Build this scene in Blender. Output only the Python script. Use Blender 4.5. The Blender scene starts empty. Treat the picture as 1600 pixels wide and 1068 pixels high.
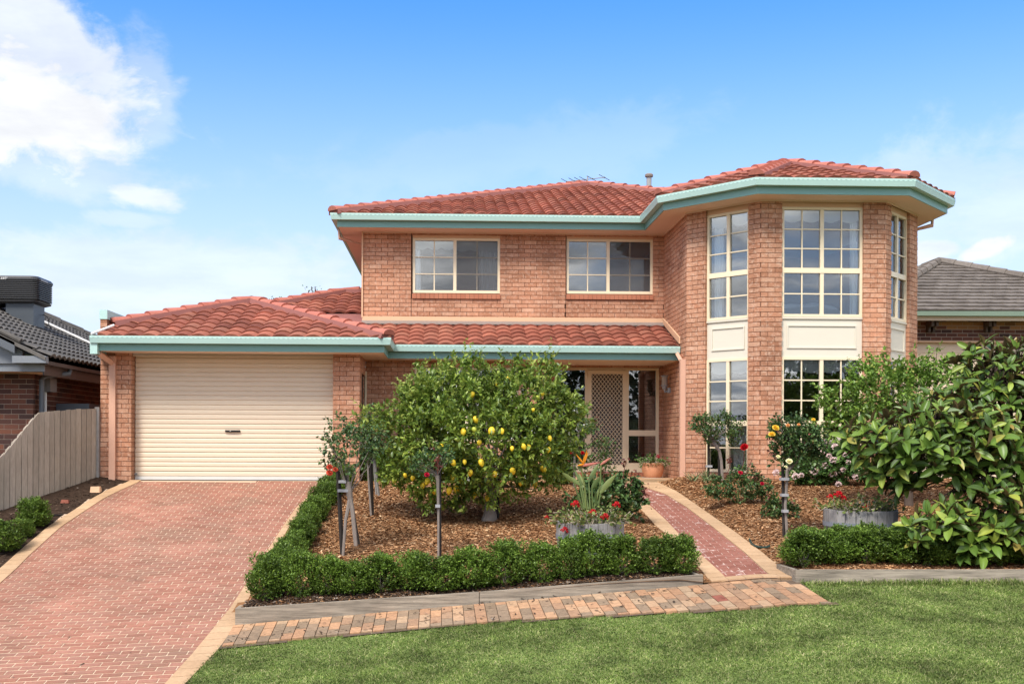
import bpy, bmesh, math, random
import numpy as np
from mathutils import Vector, Matrix

# ------------------------------------------------------------------ camera, sky, sun, exposure
scene = bpy.context.scene
col = scene.collection
ZC = 2.6                       # eye height above the street end of the drive
FPX, CX, PSI, HY, ROLL = 1727.6, 756.2, .0325, 686.1, .004
cam_d = bpy.data.cameras.new('camera')
cam_d.sensor_width = 36.0
cam_d.lens = 36.0 * FPX / 1600.0
cam_d.shift_x = (800 - CX) / 1600.0
cam_d.shift_y = (HY - 534) / 1600.0
cam_d.clip_start, cam_d.clip_end = .1, 3000
cam = bpy.data.objects.new('camera', cam_d); col.objects.link(cam)
cam.matrix_world = Matrix.Translation((0, 0, ZC)) @ Matrix.Rotation(-PSI, 4, 'Z') @ Matrix.Rotation(math.pi/2, 4, 'X') @ Matrix.Rotation(ROLL, 4, 'Z')
scene.camera = cam

SUN_EL, SUN_AZ = math.radians(52), math.radians(208)      # azimuth from +Y clockwise: sun behind the camera, to the left
sun_d = bpy.data.lights.new('sun', 'SUN'); sun_d.energy = 1.85; sun_d.angle = math.radians(18); sun_d.color = (1, .95, .88)
sun = bpy.data.objects.new('sun', sun_d); col.objects.link(sun)
sdir = Vector((math.sin(SUN_AZ)*math.cos(SUN_EL), math.cos(SUN_AZ)*math.cos(SUN_EL), math.sin(SUN_EL)))
sun.rotation_euler = sdir.to_track_quat('Z', 'Y').to_euler()
sun.location = sdir * 60

world = bpy.data.worlds.new('World'); scene.world = world; world.use_nodes = True
wt = world.node_tree; wt.nodes.clear()
def wn(t, **k):
    n = wt.nodes.new(t)
    for a, b in k.items(): setattr(n, a, b)
    return n
def wl(a, b): wt.links.new(a, b)
def wmath(op, a, b=None, clamp=False):
    n = wn('ShaderNodeMath', operation=op, use_clamp=clamp)
    for i, v in enumerate((a, b)):
        if v is None: continue
        if isinstance(v, (int, float)): n.inputs[i].default_value = v
        else: wl(v, n.inputs[i])
    return n.outputs[0]
w_out = wn('ShaderNodeOutputWorld'); w_bg = wn('ShaderNodeBackground'); w_bg.inputs['Strength'].default_value = .10
sky = wn('ShaderNodeTexSky', sky_type='NISHITA', sun_disc=False, sun_elevation=SUN_EL, sun_rotation=SUN_AZ,
         altitude=50, air_density=1.0, dust_density=.6, ozone_density=2.0)
tc = wn('ShaderNodeTexCoord'); sep = wn('ShaderNodeSeparateXYZ'); wl(tc.outputs['Generated'], sep.inputs[0])
dx, dy, dz = sep.outputs
zz = wmath('ADD', wmath('MAXIMUM', dz, 0.0), .12)
cu, cv = wmath('DIVIDE', dx, zz), wmath('DIVIDE', dy, zz)
comb = wn('ShaderNodeCombineXYZ'); wl(cu, comb.inputs[0]); wl(cv, comb.inputs[1])
def wnoise(vec, scale, detail, rough, dist=0.0):
    n = wn('ShaderNodeTexNoise'); n.inputs['Scale'].default_value = scale; n.inputs['Detail'].default_value = detail
    n.inputs['Roughness'].default_value = rough; n.inputs['Distortion'].default_value = dist; wl(vec, n.inputs['Vector']); return n.outputs['Fac']
def wramp(v, a, b):
    n = wn('ShaderNodeMapRange', interpolation_type='SMOOTHSTEP'); n.inputs['From Min'].default_value = a; n.inputs['From Max'].default_value = b
    wl(v, n.inputs['Value']); return n.outputs['Result']
n1 = wnoise(comb.outputs[0], .9, 8, .58, .35)
# broken cloud over the rest of the sky, thin over the house side
side = wramp(dy, .55, -.1)                                  # 0 towards the house, 1 behind the street
open_cloud = wmath('MULTIPLY', wramp(n1, .40, .53), side)
# the clouds standing over the left of the house and the wisps on the right, in (azimuth, elevation) of the sky
az = wmath('ARCTAN2', dx, dy); el = wmath('ARCSINE', dz)
ae = wn('ShaderNodeCombineXYZ'); wl(az, ae.inputs[0]); wl(wmath('MULTIPLY', el, 1.6), ae.inputs[1])
n2 = wnoise(ae.outputs[0], 9, 9, .62, .5)
n3 = wnoise(ae.outputs[0], 26, 6, .6, .3)
def blob(a0, e0, ra, re, rot=0.0):
    a = wmath('SUBTRACT', az, a0); e = wmath('SUBTRACT', el, e0)
    c, s = math.cos(rot), math.sin(rot)
    p = wmath('DIVIDE', wmath('ADD', wmath('MULTIPLY', a, c), wmath('MULTIPLY', e, s)), ra)
    q = wmath('DIVIDE', wmath('SUBTRACT', wmath('MULTIPLY', e, c), wmath('MULTIPLY', a, s)), re)
    r = wmath('SQRT', wmath('ADD', wmath('MULTIPLY', p, p), wmath('MULTIPLY', q, q)))
    return wmath('SUBTRACT', 1.0, r)
def pix(px, py):
    a, b = (px - CX) / FPX, (HY - py) / FPX
    d = Vector((a*math.cos(PSI)+math.sin(PSI), -a*math.sin(PSI)+math.cos(PSI), b)).normalized()
    return math.atan2(d.x, d.y), math.asin(d.z)
def cloud(px, py, rx, ry, rot, dens, amp=1.5, lo=.0, hi=.52):
    b = blob(*pix(px, py), rx/FPX, ry/FPX, rot)
    v = wmath('ADD', b, wmath('MULTIPLY', wmath('SUBTRACT', n2, .5), amp))
    v = wmath('ADD', v, wmath('MULTIPLY', wmath('SUBTRACT', n3, .5), .8))
    v = wmath('MULTIPLY', v, wramp(b, -.55, .1))
    return wmath('MULTIPLY', wramp(v, lo, hi), dens)
m = wmath('MULTIPLY', open_cloud, 0.0)
for args in [(35, 172, 218, 112, -.12, 1.0), (60, 70, 230, 85, -.45, .8, 1.9), (225, 150, 60, 110, .1, .35, 2.0),
             (212, 306, 75, 30, -.1, .7, 2.2), (200, 345, 80, 18, 0, .28, 2.4),
             (1545, 382, 62, 20, .32, .95), (1460, 388, 60, 22, .1, .7), (1580, 330, 170, 90, .2, .38), (95, 270, 200, 50, -.1, .35), (1440, 330, 280, 130, .25, .30, 1.8), (260, 430, 420, 80, 0, .40, 1.6), (820, 235, 420, 60, .12, .10, 2.2)]:
    m = wmath('MAXIMUM', m, cloud(*args))
hazy = wmath('MULTIPLY', wramp(dz, .40, .0), .90)            # pale air towards the horizon
ccol = wn('ShaderNodeMix', data_type='RGBA'); wl(wramp(wnoise(comb.outputs[0], 2.2, 6, .6), .3, .7), ccol.inputs[0])
ccol.inputs[6].default_value = (3.35, 3.45, 3.65, 1); ccol.inputs[7].default_value = (4.5, 4.55, 4.65, 1)
ccol2 = wn('ShaderNodeMix', data_type='RGBA'); wl(wramp(wnoise(comb.outputs[0], 1.6, 7, .62, .3), .36, .66), ccol2.inputs[0])
ccol2.inputs[6].default_value = (3.4, 3.5, 3.7, 1); ccol2.inputs[7].default_value = (9.6, 9.4, 9.2, 1)  # cloud out of view set brighter than the cloud ahead, as added fill light
skc = wn('ShaderNodeHueSaturation'); skc.inputs['Saturation'].default_value = 1.38; skc.inputs['Value'].default_value = 1.0
wl(sky.outputs[0], skc.inputs['Color'])
mh = wn('ShaderNodeMix', data_type='RGBA'); wl(hazy, mh.inputs[0]); tint = wn('ShaderNodeMix', data_type='RGBA', blend_type='MULTIPLY'); tint.inputs[0].default_value = 1; wl(skc.outputs[0], tint.inputs[6]); tint.inputs[7].default_value = (1.0, .93, 1.0, 1)
wl(tint.outputs[2], mh.inputs[6]); mh.inputs[7].default_value = (3.05, 3.32, 3.95, 1)
mx = wn('ShaderNodeMix', data_type='RGBA'); wl(m, mx.inputs[0]); wl(mh.outputs[2], mx.inputs[6]); wl(ccol.outputs[2], mx.inputs[7])
mo = wn('ShaderNodeMix', data_type='RGBA'); wl(open_cloud, mo.inputs[0]); wl(mx.outputs[2], mo.inputs[6]); wl(ccol2.outputs[2], mo.inputs[7])
wl(mo.outputs[2], w_bg.inputs['Color']); wl(w_bg.outputs[0], w_out.inputs[0])

vs = scene.view_settings
vs.view_transform = 'Standard'; vs.look = 'None'; vs.gamma = 1; vs.use_curve_mapping = False
vs.exposure = 1.38
scene.cycles.max_bounces = 8; scene.cycles.transparent_max_bounces = 24
scene.cycles.use_adaptive_sampling = True
try: scene.cycles.use_denoising = True
except Exception: pass

# ------------------------------------------------------------------ helpers
RS = np.random.RandomState(11)
rnd = random.Random(5)
def ray(px, py):
    x, y = px - CX, py - HY; c, s = math.cos(ROLL), math.sin(ROLL)
    a, b = (c*x + s*y) / FPX, (-s*x + c*y) / FPX
    return np.array([a*math.cos(PSI) + math.sin(PSI), -a*math.sin(PSI) + math.cos(PSI), -b])
def at(px, py, Y):                      # the point of the place at distance Y seen there in the photograph
    r = ray(px, py); p = r * Y / r[1]; p[2] += ZC; return p
def depth(p): return p[0]*math.sin(PSI) + p[1]*math.cos(PSI)

def root_loc(o):
    v = Vector((0, 0, 0))
    while o is not None: v = v + o.location; o = o.parent
    return np.array(v)
def link(o, parent=None):
    col.objects.link(o)
    if parent is not None: o.parent = parent
    return o
def tag(o, label=None, cat=None, group=None, kind=None):
    if label: o['label'] = label
    if cat: o['category'] = cat
    if group: o['group'] = group
    if kind: o['kind'] = kind
    return o
def thing(name, label, cat, loc, group=None):
    o = bpy.data.objects.new(name, None); o.empty_display_size = .1; o.location = loc
    link(o); return tag(o, label, cat, group)
def np_mesh(name, V, F, smooth=False):
    me = bpy.data.meshes.new(name)
    V = np.asarray(V, dtype=np.float32)
    if isinstance(F, np.ndarray): F = [F]
    if len(F) and isinstance(F[0], np.ndarray) and F[0].ndim == 2:
        tot = np.concatenate([np.full(len(f), f.shape[1], np.int32) for f in F])
        idx = np.concatenate([f.reshape(-1) for f in F]).astype(np.int32)
        start = np.concatenate([[0], np.cumsum(tot)[:-1]]).astype(np.int32)
        me.vertices.add(len(V)); me.vertices.foreach_set('co', V.reshape(-1))
        me.loops.add(len(idx)); me.loops.foreach_set('vertex_index', idx)
        me.polygons.add(len(tot)); me.polygons.foreach_set('loop_start', start); me.polygons.foreach_set('loop_total', tot)
        me.update(calc_edges=True); me.validate()
    else:
        me.from_pydata([tuple(v) for v in V], [], [tuple(f) for f in F])
    if smooth: me.polygons.foreach_set('use_smooth', np.ones(len(me.polygons), dtype=bool))
    me.update()
    return me
def obj(name, V, F, mat, parent=None, base=None, smooth=False, kind=None, mats=None, midx=None):
    V = np.asarray(V, dtype=float)
    off = root_loc(parent) if parent is not None else (np.array(base, float) if base is not None else np.zeros(3))
    me = np_mesh(name, V - off, F, smooth)
    for m_ in (mats or [mat]): me.materials.append(m_)
    if midx is not None: me.polygons.foreach_set('material_index', np.asarray(midx, np.int32))
    o = bpy.data.objects.new(name, me)
    if parent is None: o.location = off
    link(o, parent)
    if kind: o['kind'] = kind
    return o
class MB:
    def __init__(s): s.V, s.F, s.n = [], [], 0
    def add(s, V, F):
        V = [tuple(v) for v in V]; k = s.n
        s.V += V; s.F += [tuple(i + k for i in f) for f in F]; s.n += len(V)
    def box(s, x0, x1, y0, y1, z0, z1):
        s.add([(x0,y0,z0),(x1,y0,z0),(x1,y1,z0),(x0,y1,z0),(x0,y0,z1),(x1,y0,z1),(x1,y1,z1),(x0,y1,z1)],
              [(0,3,2,1),(4,5,6,7),(0,1,5,4),(1,2,6,5),(2,3,7,6),(3,0,4,7)])
    def hexa(s, P): s.add(P, [(0,3,2,1),(4,5,6,7),(0,1,5,4),(1,2,6,5),(2,3,7,6),(3,0,4,7)])
    def fbox(s, fr, u0, u1, z0, z1, d0, d1):
        p = fr.pt; s.hexa([p(u0,d0,z0),p(u1,d0,z0),p(u1,d1,z0),p(u0,d1,z0),p(u0,d0,z1),p(u1,d0,z1),p(u1,d1,z1),p(u0,d1,z1)])
    def tube(s, pts, r, seg=6, caps=True):
        pts = [np.array(p, float) for p in pts]; rr = r if hasattr(r, '__len__') else [r]*len(pts); k = s.n; n = len(pts); V = []
        up = np.array((0., 0, 1)); prev = None
        for i, p in enumerate(pts):
            t = pts[min(i+1, n-1)] - pts[max(i-1, 0)]; t /= (np.linalg.norm(t) + 1e-9)
            a = prev if prev is not None else (np.array((1., 0, 0)) if abs(t[2]) > .9 else up)
            a = a - t*(a@t); a /= (np.linalg.norm(a) + 1e-9); prev = a; b = np.cross(t, a)
            for j in range(seg):
                q = 2*math.pi*j/seg; V.append(tuple(p + rr[i]*(math.cos(q)*a + math.sin(q)*b)))
        F = [(i*seg+j, i*seg+(j+1) % seg, (i+1)*seg+(j+1) % seg, (i+1)*seg+j) for i in range(n-1) for j in range(seg)]
        if caps: F += [tuple(range(seg-1, -1, -1)), tuple(range((n-1)*seg, n*seg))]
        s.add(V, F)
    def lathe(s, c, prof, seg=24, a0=0, a1=2*math.pi):
        V = []; full = abs(a1 - a0 - 2*math.pi) < 1e-6; m = seg if full else seg + 1
        for r, z in prof:
            for j in range(m):
                q = a0 + (a1-a0)*j/seg; V.append((c[0]+r*math.cos(q), c[1]+r*math.sin(q), c[2]+z))
        F = [(i*m+j, i*m+(j+1) % m, (i+1)*m+(j+1) % m, (i+1)*m+j) for i in range(len(prof)-1) for j in range(seg)]
        s.add(V, F)
    def build(s, name, mat, parent=None, **k): return obj(name, s.V, s.F, mat, parent, **k)
class Frame:                             # a vertical plane: u along it, d inwards, z up
    def __init__(s, p, q):
        s.p = np.array(p, float); d = np.array(q, float) - s.p; s.len = np.linalg.norm(d); s.u = d/s.len; s.n = np.array([s.u[1], -s.u[0]])
    def pt(s, u, d, z): v = s.p + s.u*u - s.n*d; return (v[0], v[1], z + ZC)
    def ang(s): return math.atan2(s.u[1], s.u[0])
    def hit(s, px, py=600):              # u where the photograph's column px meets this plane
        r = ray(px, py); k = (s.n @ s.p) / (s.n @ r[:2]); return ((r[:2]*k) - s.p) @ s.u
# heights below are relative to the eye (ZC is added when building)

# ------------------------------------------------------------------ materials
def srgb(r, g, b): return tuple(((c/255/12.92) if c/255 <= .04045 else ((c/255+.055)/1.055)**2.4) for c in (r, g, b))
def nt(name):
    m = bpy.data.materials.new(name); m.use_nodes = True; t = m.node_tree; t.nodes.clear(); return m, t
def N(t, ty, **k):
    n = t.nodes.new(ty)
    for a, b in k.items():
        if a in n.inputs: n.inputs[a].default_value = b
        else: setattr(n, a, b)
    return n
def c4(c): return (c[0], c[1], c[2], 1)
def rand_socket(t):
    g = N(t, 'ShaderNodeNewGeometry'); oi = N(t, 'ShaderNodeObjectInfo')
    a = N(t, 'ShaderNodeMath', operation='ADD'); t.links.new(g.outputs['Random Per Island'], a.inputs[0]); t.links.new(oi.outputs['Random'], a.inputs[1])
    f = N(t, 'ShaderNodeMath', operation='FRACT'); t.links.new(a.outputs[0], f.inputs[0]); return f.outputs[0]
def noise(t, scale, detail=4, rough=.6, stretch=None, vec=None):
    g = N(t, 'ShaderNodeNewGeometry'); v = vec or g.outputs['Position']
    if stretch:
        mp = N(t, 'ShaderNodeMapping'); mp.inputs['Scale'].default_value = stretch; t.links.new(v, mp.inputs[0]); v = mp.outputs[0]
    n = N(t, 'ShaderNodeTexNoise', Scale=scale, Detail=detail, Roughness=rough); t.links.new(v, n.inputs['Vector']); return n.outputs['Fac']
def ramp(t, v, stops, interp='LINEAR'):
    r = N(t, 'ShaderNodeValToRGB'); r.color_ramp.interpolation = interp; el = r.color_ramp.elements
    while len(el) < len(stops): el.new(.5)
    for e, (p, c) in zip(el, stops): e.position = p; e.color = c4(c) if hasattr(c, '__len__') else (c, c, c, 1)
    t.links.new(v, r.inputs[0]); return r.outputs[0]
def mixc(t, f, a, b, mode='MIX'):
    m = N(t, 'ShaderNodeMix', data_type='RGBA', blend_type=mode)
    for i, v in ((0, f), (6, a), (7, b)):
        if isinstance(v, (int, float)): m.inputs[i].default_value = v
        elif isinstance(v, tuple): m.inputs[i].default_value = c4(v)
        else: t.links.new(v, m.inputs[i])
    return m.outputs[2]
def finish(m, t, color, rough=.7, spec=.3, metal=0, bump=None, bs=.3, bd=.01, trans=0):
    p = N(t, 'ShaderNodeBsdfPrincipled'); o = N(t, 'ShaderNodeOutputMaterial')
    if isinstance(color, tuple): p.inputs['Base Color'].default_value = c4(color)
    else: t.links.new(color, p.inputs['Base Color'])
    if isinstance(rough, (int, float)): p.inputs['Roughness'].default_value = rough
    else: t.links.new(rough, p.inputs['Roughness'])
    p.inputs['Specular IOR Level'].default_value = spec; p.inputs['Metallic'].default_value = metal
    if bump is not None:
        b = N(t, 'ShaderNodeBump', Strength=bs, Distance=bd); t.links.new(bump, b.inputs['Height']); t.links.new(b.outputs[0], p.inputs['Normal'])
    if trans:
        tr = N(t, 'ShaderNodeBsdfTranslucent'); mx_ = N(t, 'ShaderNodeMixShader'); mx_.inputs[0].default_value = trans
        if isinstance(color, tuple): tr.inputs['Color'].default_value = c4(color)
        else: t.links.new(color, tr.inputs['Color'])
        t.links.new(p.outputs[0], mx_.inputs[1]); t.links.new(tr.outputs[0], mx_.inputs[2]); t.links.new(mx_.outputs[0], o.inputs[0])
    else: t.links.new(p.outputs[0], o.inputs[0])
    return m
def plain(name, c, rough=.6, spec=.3, var=.10, vs_=4, metal=0, bump=0, bscale=80, stretch=None, dirt=0):
    m, t = nt(name)
    f = noise(t, vs_, 5, .6, stretch)
    cc = mixc(t, f, tuple(x*(1-var) for x in c), tuple(min(1, x*(1+var)) for x in c))
    if dirt:
        d = ramp(t, noise(t, 1.7, 8, .7), [(.45, 0), (.75, dirt)]); cc = mixc(t, d, cc, (.06, .045, .03))
    b = noise(t, bscale, 3, .6, stretch) if bump else None
    return finish(m, t, cc, rough, spec, metal, b, bump, .004)
def pieces(name, stops, rough=.8, spec=.2, mott=.25, mscale=45, stretch=None, bump=.35, bscale=130, wear=None, big=.12, bd=.004, streak=0):
    m, t = nt(name)
    c = ramp(t, rand_socket(t), stops)
    n_ = noise(t, mscale, 6, .65, stretch)
    k = ramp(t, n_, [(.25, 1-mott), (.75, 1+mott)])
    c = mixc(t, 1.0, c, k, 'MULTIPLY')
    if big:
        k2 = ramp(t, noise(t, .9, 5, .6), [(.3, 1-big), (.7, 1+big)]); c = mixc(t, 1.0, c, k2, 'MULTIPLY')
    if streak: c = mixc(t, 1.0, c, ramp(t, noise(t, 1.0, 6, .62, (2.2, 2.2, .28)), [(.32, 1-streak), (.66, 1+streak*.6)]), 'MULTIPLY')
    if wear: c = mixc(t, ramp(t, noise(t, wear[1], 7, .7), [(wear[2], 0), (wear[3], wear[4])]), c, wear[0])
    return finish(m, t, c, rough, spec, 0, noise(t, bscale, 4, .6), bump, bd)
def leafmat(name, stops, rough=.45, spec=.35, trans=.25, back=None, mott=.15):
    m, t = nt(name)
    c = ramp(t, rand_socket(t), stops)
    k = ramp(t, noise(t, 2.3, 3, .6), [(.3, 1-mott*1.6), (.7, 1+mott*1.6)]); c = mixc(t, 1.0, c, k, 'MULTIPLY')
    if back:
        g = N(t, 'ShaderNodeNewGeometry'); c = mixc(t, g.outputs['Backfacing'], c, back)
    return finish(m, t, c, rough, spec, 0, None, trans=trans)

M = {}
M['brick'] = pieces('brick_salmon', [(0, (.38,.175,.10)), (.25, (.45,.22,.13)), (.5, (.50,.255,.155)), (.75, (.46,.21,.12)), (1, (.55,.31,.20))], mott=.28, mscale=26, stretch=(1, 1, 2.6), bump=.5, big=.17, streak=.16, wear=((.66,.47,.35), 16, .50, .70, .72))
M['brick_sill'] = pieces('brick_sill', [(0, (.40,.15,.085)), (1, (.46,.19,.11))], mott=.18)
M['mortar'] = plain('mortar', (.19,.095,.06), .95, .1, .2, 9)
M['tile'] = pieces('roof_tile_red', [(0, (.18,.062,.042)), (.3, (.245,.082,.054)), (.6, (.295,.10,.066)), (.85, (.28,.112,.074)), (1, (.36,.125,.08))], rough=.85, spec=.12, mott=.24, mscale=14, bump=.3, big=.25, wear=((.20,.10,.085), 5, .56, .8, .55))
M['cap'] = pieces('ridge_cap_red', [(0, (.38,.125,.09)), (1, (.45,.165,.12))], mott=.14, mscale=9, bump=.2, wear=((.25,.12,.10), 6, .62, .85, .5))
M['bedding'] = plain('cap_bedding', (.27,.115,.10), .95, .1, .15, 7)
M['teal'] = plain('teal_paint', (.43,.62,.565), .35, .45, .04, 2, dirt=.05)
M['teal_shaded'] = plain('teal_fascia_shaded', (.19,.36,.33), .4, .4, .05, 2)  # gutter teal made darker: shade under the gutter put into the colour
M['slot'] = plain('gutter_slot', (.20,.33,.31), .6, .2)
M['soffit'] = plain('soffit_paint', (.78,.61,.49), .7, .2, .05, 1.2, dirt=.05)
M['flash'] = plain('flashing_paint', (.66,.42,.26), .6, .2, .06, 2)
M['lead'] = plain('lead_flashing', (.24,.19,.165), .7, .3, .15, 9)
M['pipe'] = plain('downpipe_paint', (.62,.36,.25), .5, .3, .05, 2)
M['cream'] = plain('cream_frame', (.78,.66,.46), .35, .45, .04, 2)
M['panelc'] = plain('cream_panel', (.66,.61,.50), .45, .35, .03, 2)
M['roller'] = plain('roller_door_cream', (.72,.60,.45), .4, .4, .03, 1.2, dirt=.04)
M['rail'] = plain('door_rail', (.75,.70,.63), .4, .4)
M['black'] = plain('black_plastic', (.015,.014,.013), .45, .4)
M['dark'] = plain('dark_room', (.10,.095,.09), .9, .1)
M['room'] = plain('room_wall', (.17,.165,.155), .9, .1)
M['white'] = plain('white_paint', (.78,.77,.74), .5, .3, .04)
M['grey'] = plain('grey_steel', (.30,.30,.30), .4, .5, .08)
M['stone'] = plain('pale_stone', (.42,.37,.31), .9, .1, .25, 14, bump=.4)
M['terra'] = plain('terracotta', (.60,.28,.15), .75, .25, .12, 6, bump=.15)
M['soil'] = plain('dark_soil', (.045,.028,.019), .95, .1, .5, 14, bump=.8, bscale=60)
M['grout'] = plain('pale_grout', (.54,.40,.285), .9, .1, .12, 5)
M['paver'] = pieces('drive_brick', [(0, (.26,.118,.080)), (.35, (.31,.138,.094)), (.7, (.335,.16,.112)), (1, (.285,.14,.10))], mott=.18, mscale=30, bump=.3, big=.18, wear=((.20,.125,.085), 1.1, .47, .68, .65))
M['path'] = pieces('path_brick', [(0, (.23,.09,.064)), (1, (.29,.125,.092))], mott=.18, mscale=30, bump=.3, wear=((.62,.50,.44), 5.5, .585, .65, .8))
M['pathgrout'] = plain('path_grout', (.56,.42,.35), .9, .1, .4, 6)
M['border'] = pieces('tan_border', [(0, (.42,.27,.155)), (1, (.48,.32,.19))], mott=.14, mscale=22, bump=.2, big=.12)
M['borderg'] = plain('tan_joint', (.38,.24,.14), .9, .1)
M['clay'] = pieces('clay_paver', [(0, (.20,.14,.09)), (.3, (.255,.18,.118)), (.5, (.34,.19,.108)), (.75, (.43,.245,.135)), (1, (.37,.255,.16))], mott=.28, mscale=24, bump=.3)
M['clay_red'] = pieces('clay_paver_red', [(0, (.26,.09,.06)), (1, (.26,.09,.06))], mott=.2, mscale=24, bump=.3)
M['claysand'] = plain('paver_joint', (.12,.085,.06), .95, .1, .3, 9)
M['timber'] = pieces('grey_timber', [(0, (.25,.21,.165)), (1, (.31,.265,.21))], mott=.62, mscale=6, stretch=(.35, 4, 5.5), bump=.5, bscale=40)
M['paling'] = pieces('fence_paling', [(0, (.27,.225,.18)), (.5, (.33,.28,.225)), (1, (.38,.32,.26))], mott=.25, mscale=6, stretch=(9, 9, 1.1), bump=.4, bscale=40, wear=((.30,.22,.10), 1.1, .58, .8, .35))
M['nbrick'] = pieces('brick_brown', [(0, (.055,.03,.026)), (.35, (.11,.045,.032)), (.8, (.14,.055,.036)), (1, (.17,.065,.038))], mott=.2)
M['nmortar'] = plain('mortar_pale', (.36,.28,.22), .95, .1)
M['ntile'] = pieces('roof_tile_charcoal', [(0, (.085,.078,.07)), (1, (.12,.11,.10))], mott=.2, mscale=12, bump=.3)
M['nshingle'] = pieces('roof_tile_grey', [(0, (.125,.105,.088)), (1, (.175,.15,.128))], mott=.2, mscale=14, bump=.4)
M['ngrey'] = plain('slate_paint', (.10,.11,.125), .45, .4, .05)
M['ngreyl'] = plain('pale_slate_paint', (.20,.215,.235), .45, .4, .05)
M['ngutter'] = plain('brown_gutter', (.075,.06,.055), .4, .4)
M['cooler'] = plain('cooler_plastic', (.05,.049,.049), .4, .45, .1)
M['duct'] = plain('cooler_duct', (.065,.075,.085), .4, .4, .15, 3)
M['green'] = plain('green_gutter', (.17,.23,.17), .4, .4)
M['ncream'] = plain('neighbour_cream', (.70,.55,.40), .5, .3, .04)
M['barrel'] = pieces('barrel_stave', [(0, (.20,.19,.18)), (1, (.28,.265,.25))], mott=.3, mscale=7, stretch=(6, 6, 1), bump=.4, bscale=40, wear=((.12,.09,.06), 3, .6, .8, .6))
M['hoop'] = plain('barrel_hoop', (.19,.21,.24), .5, .4, .2, 8)
M['bark'] = plain('grey_bark', (.23,.195,.17), .9, .15, .35, 12, bump=.6, bscale=50, stretch=(3, 3, 1))
M['barkd'] = plain('dark_bark', (.10,.075,.06), .9, .15, .35, 12, bump=.6, bscale=50)
M['stake'] = plain('dark_stake', (.035,.030,.027), .9, .1, .3, 12)
M['stakeg'] = plain('grey_stake', (.30,.28,.26), .9, .1, .2, 12)
M['tie'] = plain('grey_tie', (.34,.34,.35), .8, .2)
M['stem'] = plain('green_stem', (.12,.16,.05), .6, .3, .2, 6)
M['stemd'] = plain('red_stem', (.14,.05,.035), .6, .3, .2, 6)
M['pale_stem'] = plain('pale_stem', (.42,.35,.25), .8, .2, .2, 9)
M['hose'] = plain('green_hose', (.02,.045,.035), .4, .4)
g_ = lambda r, g, b: (r, g, b)
M['box'] = leafmat('box_leaf', [(0, g_(.055,.095,.014)), (.5, g_(.105,.18,.024)), (.85, g_(.165,.26,.036)), (1, g_(.26,.37,.065))], .42, .35, .22, mott=.26)
M['lemon_leaf'] = leafmat('lemon_leaf', [(0, g_(.07,.12,.020)), (.5, g_(.155,.235,.036)), (.8, g_(.25,.335,.05)), (1, g_(.38,.45,.09))], .36, .4, .32)
M['lemon_young'] = leafmat('lemon_young_leaf', [(0, g_(.16,.27,.045)), (1, g_(.38,.42,.09))], .4, .4, .32)
M['mag'] = leafmat('magnolia_leaf', [(0, g_(.05,.10,.016)), (.5, g_(.105,.18,.027)), (.8, g_(.17,.255,.04)), (.92, g_(.27,.32,.05)), (1, g_(.30,.22,.06))], .40, .4, .12, back=(.13,.085,.04))
M['pear'] = leafmat('pear_leaf', [(0, g_(.085,.16,.024)), (.5, g_(.15,.26,.038)), (.9, g_(.235,.36,.06)), (1, g_(.32,.31,.075))], .4, .4, .30)
M['rose_leaf'] = leafmat('rose_leaf', [(0, g_(.035,.075,.022)), (.5, g_(.065,.125,.036)), (.85, g_(.11,.19,.05)), (1, g_(.18,.16,.055))], .42, .4, .2)
M['rose_red'] = leafmat('rose_red_shoot', [(0, g_(.10,.025,.02)), (1, g_(.19,.06,.04))], .45, .35, .2)
M['ger'] = leafmat('geranium_leaf', [(0, g_(.09,.13,.035)), (.5, g_(.17,.22,.06)), (.85, g_(.25,.27,.08)), (1, g_(.38,.19,.09))], .6, .2, .25)
M['ger2'] = leafmat('pelargonium_leaf', [(0, g_(.04,.10,.025)), (1, g_(.12,.22,.05))], .6, .2, .25)
M['strel'] = leafmat('strelitzia_leaf', [(0, g_(.085,.13,.04)), (.6, g_(.13,.18,.055)), (1, g_(.28,.30,.09))], .5, .3, .15)
M['grass'] = leafmat('grass_blade', [(0, g_(.06,.115,.024)), (.35, g_(.15,.215,.045)), (.66, g_(.225,.295,.07)), (.85, g_(.32,.35,.13)), (1, g_(.48,.43,.23))], .6, .2, .3, mott=.30)
M['far'] = leafmat('far_leaf', [(0, (.02,.035,.012)), (1, (.06,.085,.03))], .7, .1, .1)
M['iris'] = leafmat('iris_leaf', [(0, g_(.14,.19,.09)), (1, g_(.25,.28,.13))], .6, .2, .2)
M['lawn'] = plain('lawn_soil', (.15,.20,.06), .95, .05, .35, 5)
M['mulchbase'] = plain('mulch_ground', (.24,.12,.055), .95, .05, .5, 22, bump=1.0, bscale=45)
M['mulch'] = pieces('mulch_chip', [(0, (.12,.055,.025)), (.3, (.28,.135,.06)), (.6, (.42,.215,.10)), (.88, (.52,.30,.15)), (1, (.72,.52,.32))], rough=.85, mott=.2, mscale=60, bump=0, big=.2)
M['litter'] = pieces('dark_litter', [(0, (.03,.02,.014)), (.6, (.07,.045,.03)), (.9, (.13,.085,.06)), (1, (.32,.27,.22))], mott=.2, bump=0)
def petal(n, a, b, tr=.25): M[n] = leafmat(n, [(0, a), (1, b)], .5, .25, tr, mott=.08)
petal('red_petal', (.42,.004,.010), (.58,.010,.016)); petal('crimson_petal', (.42,.01,.045), (.60,.015,.05)); petal('orange_red_petal', (.52,.06,.035), (.66,.12,.06))
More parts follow.
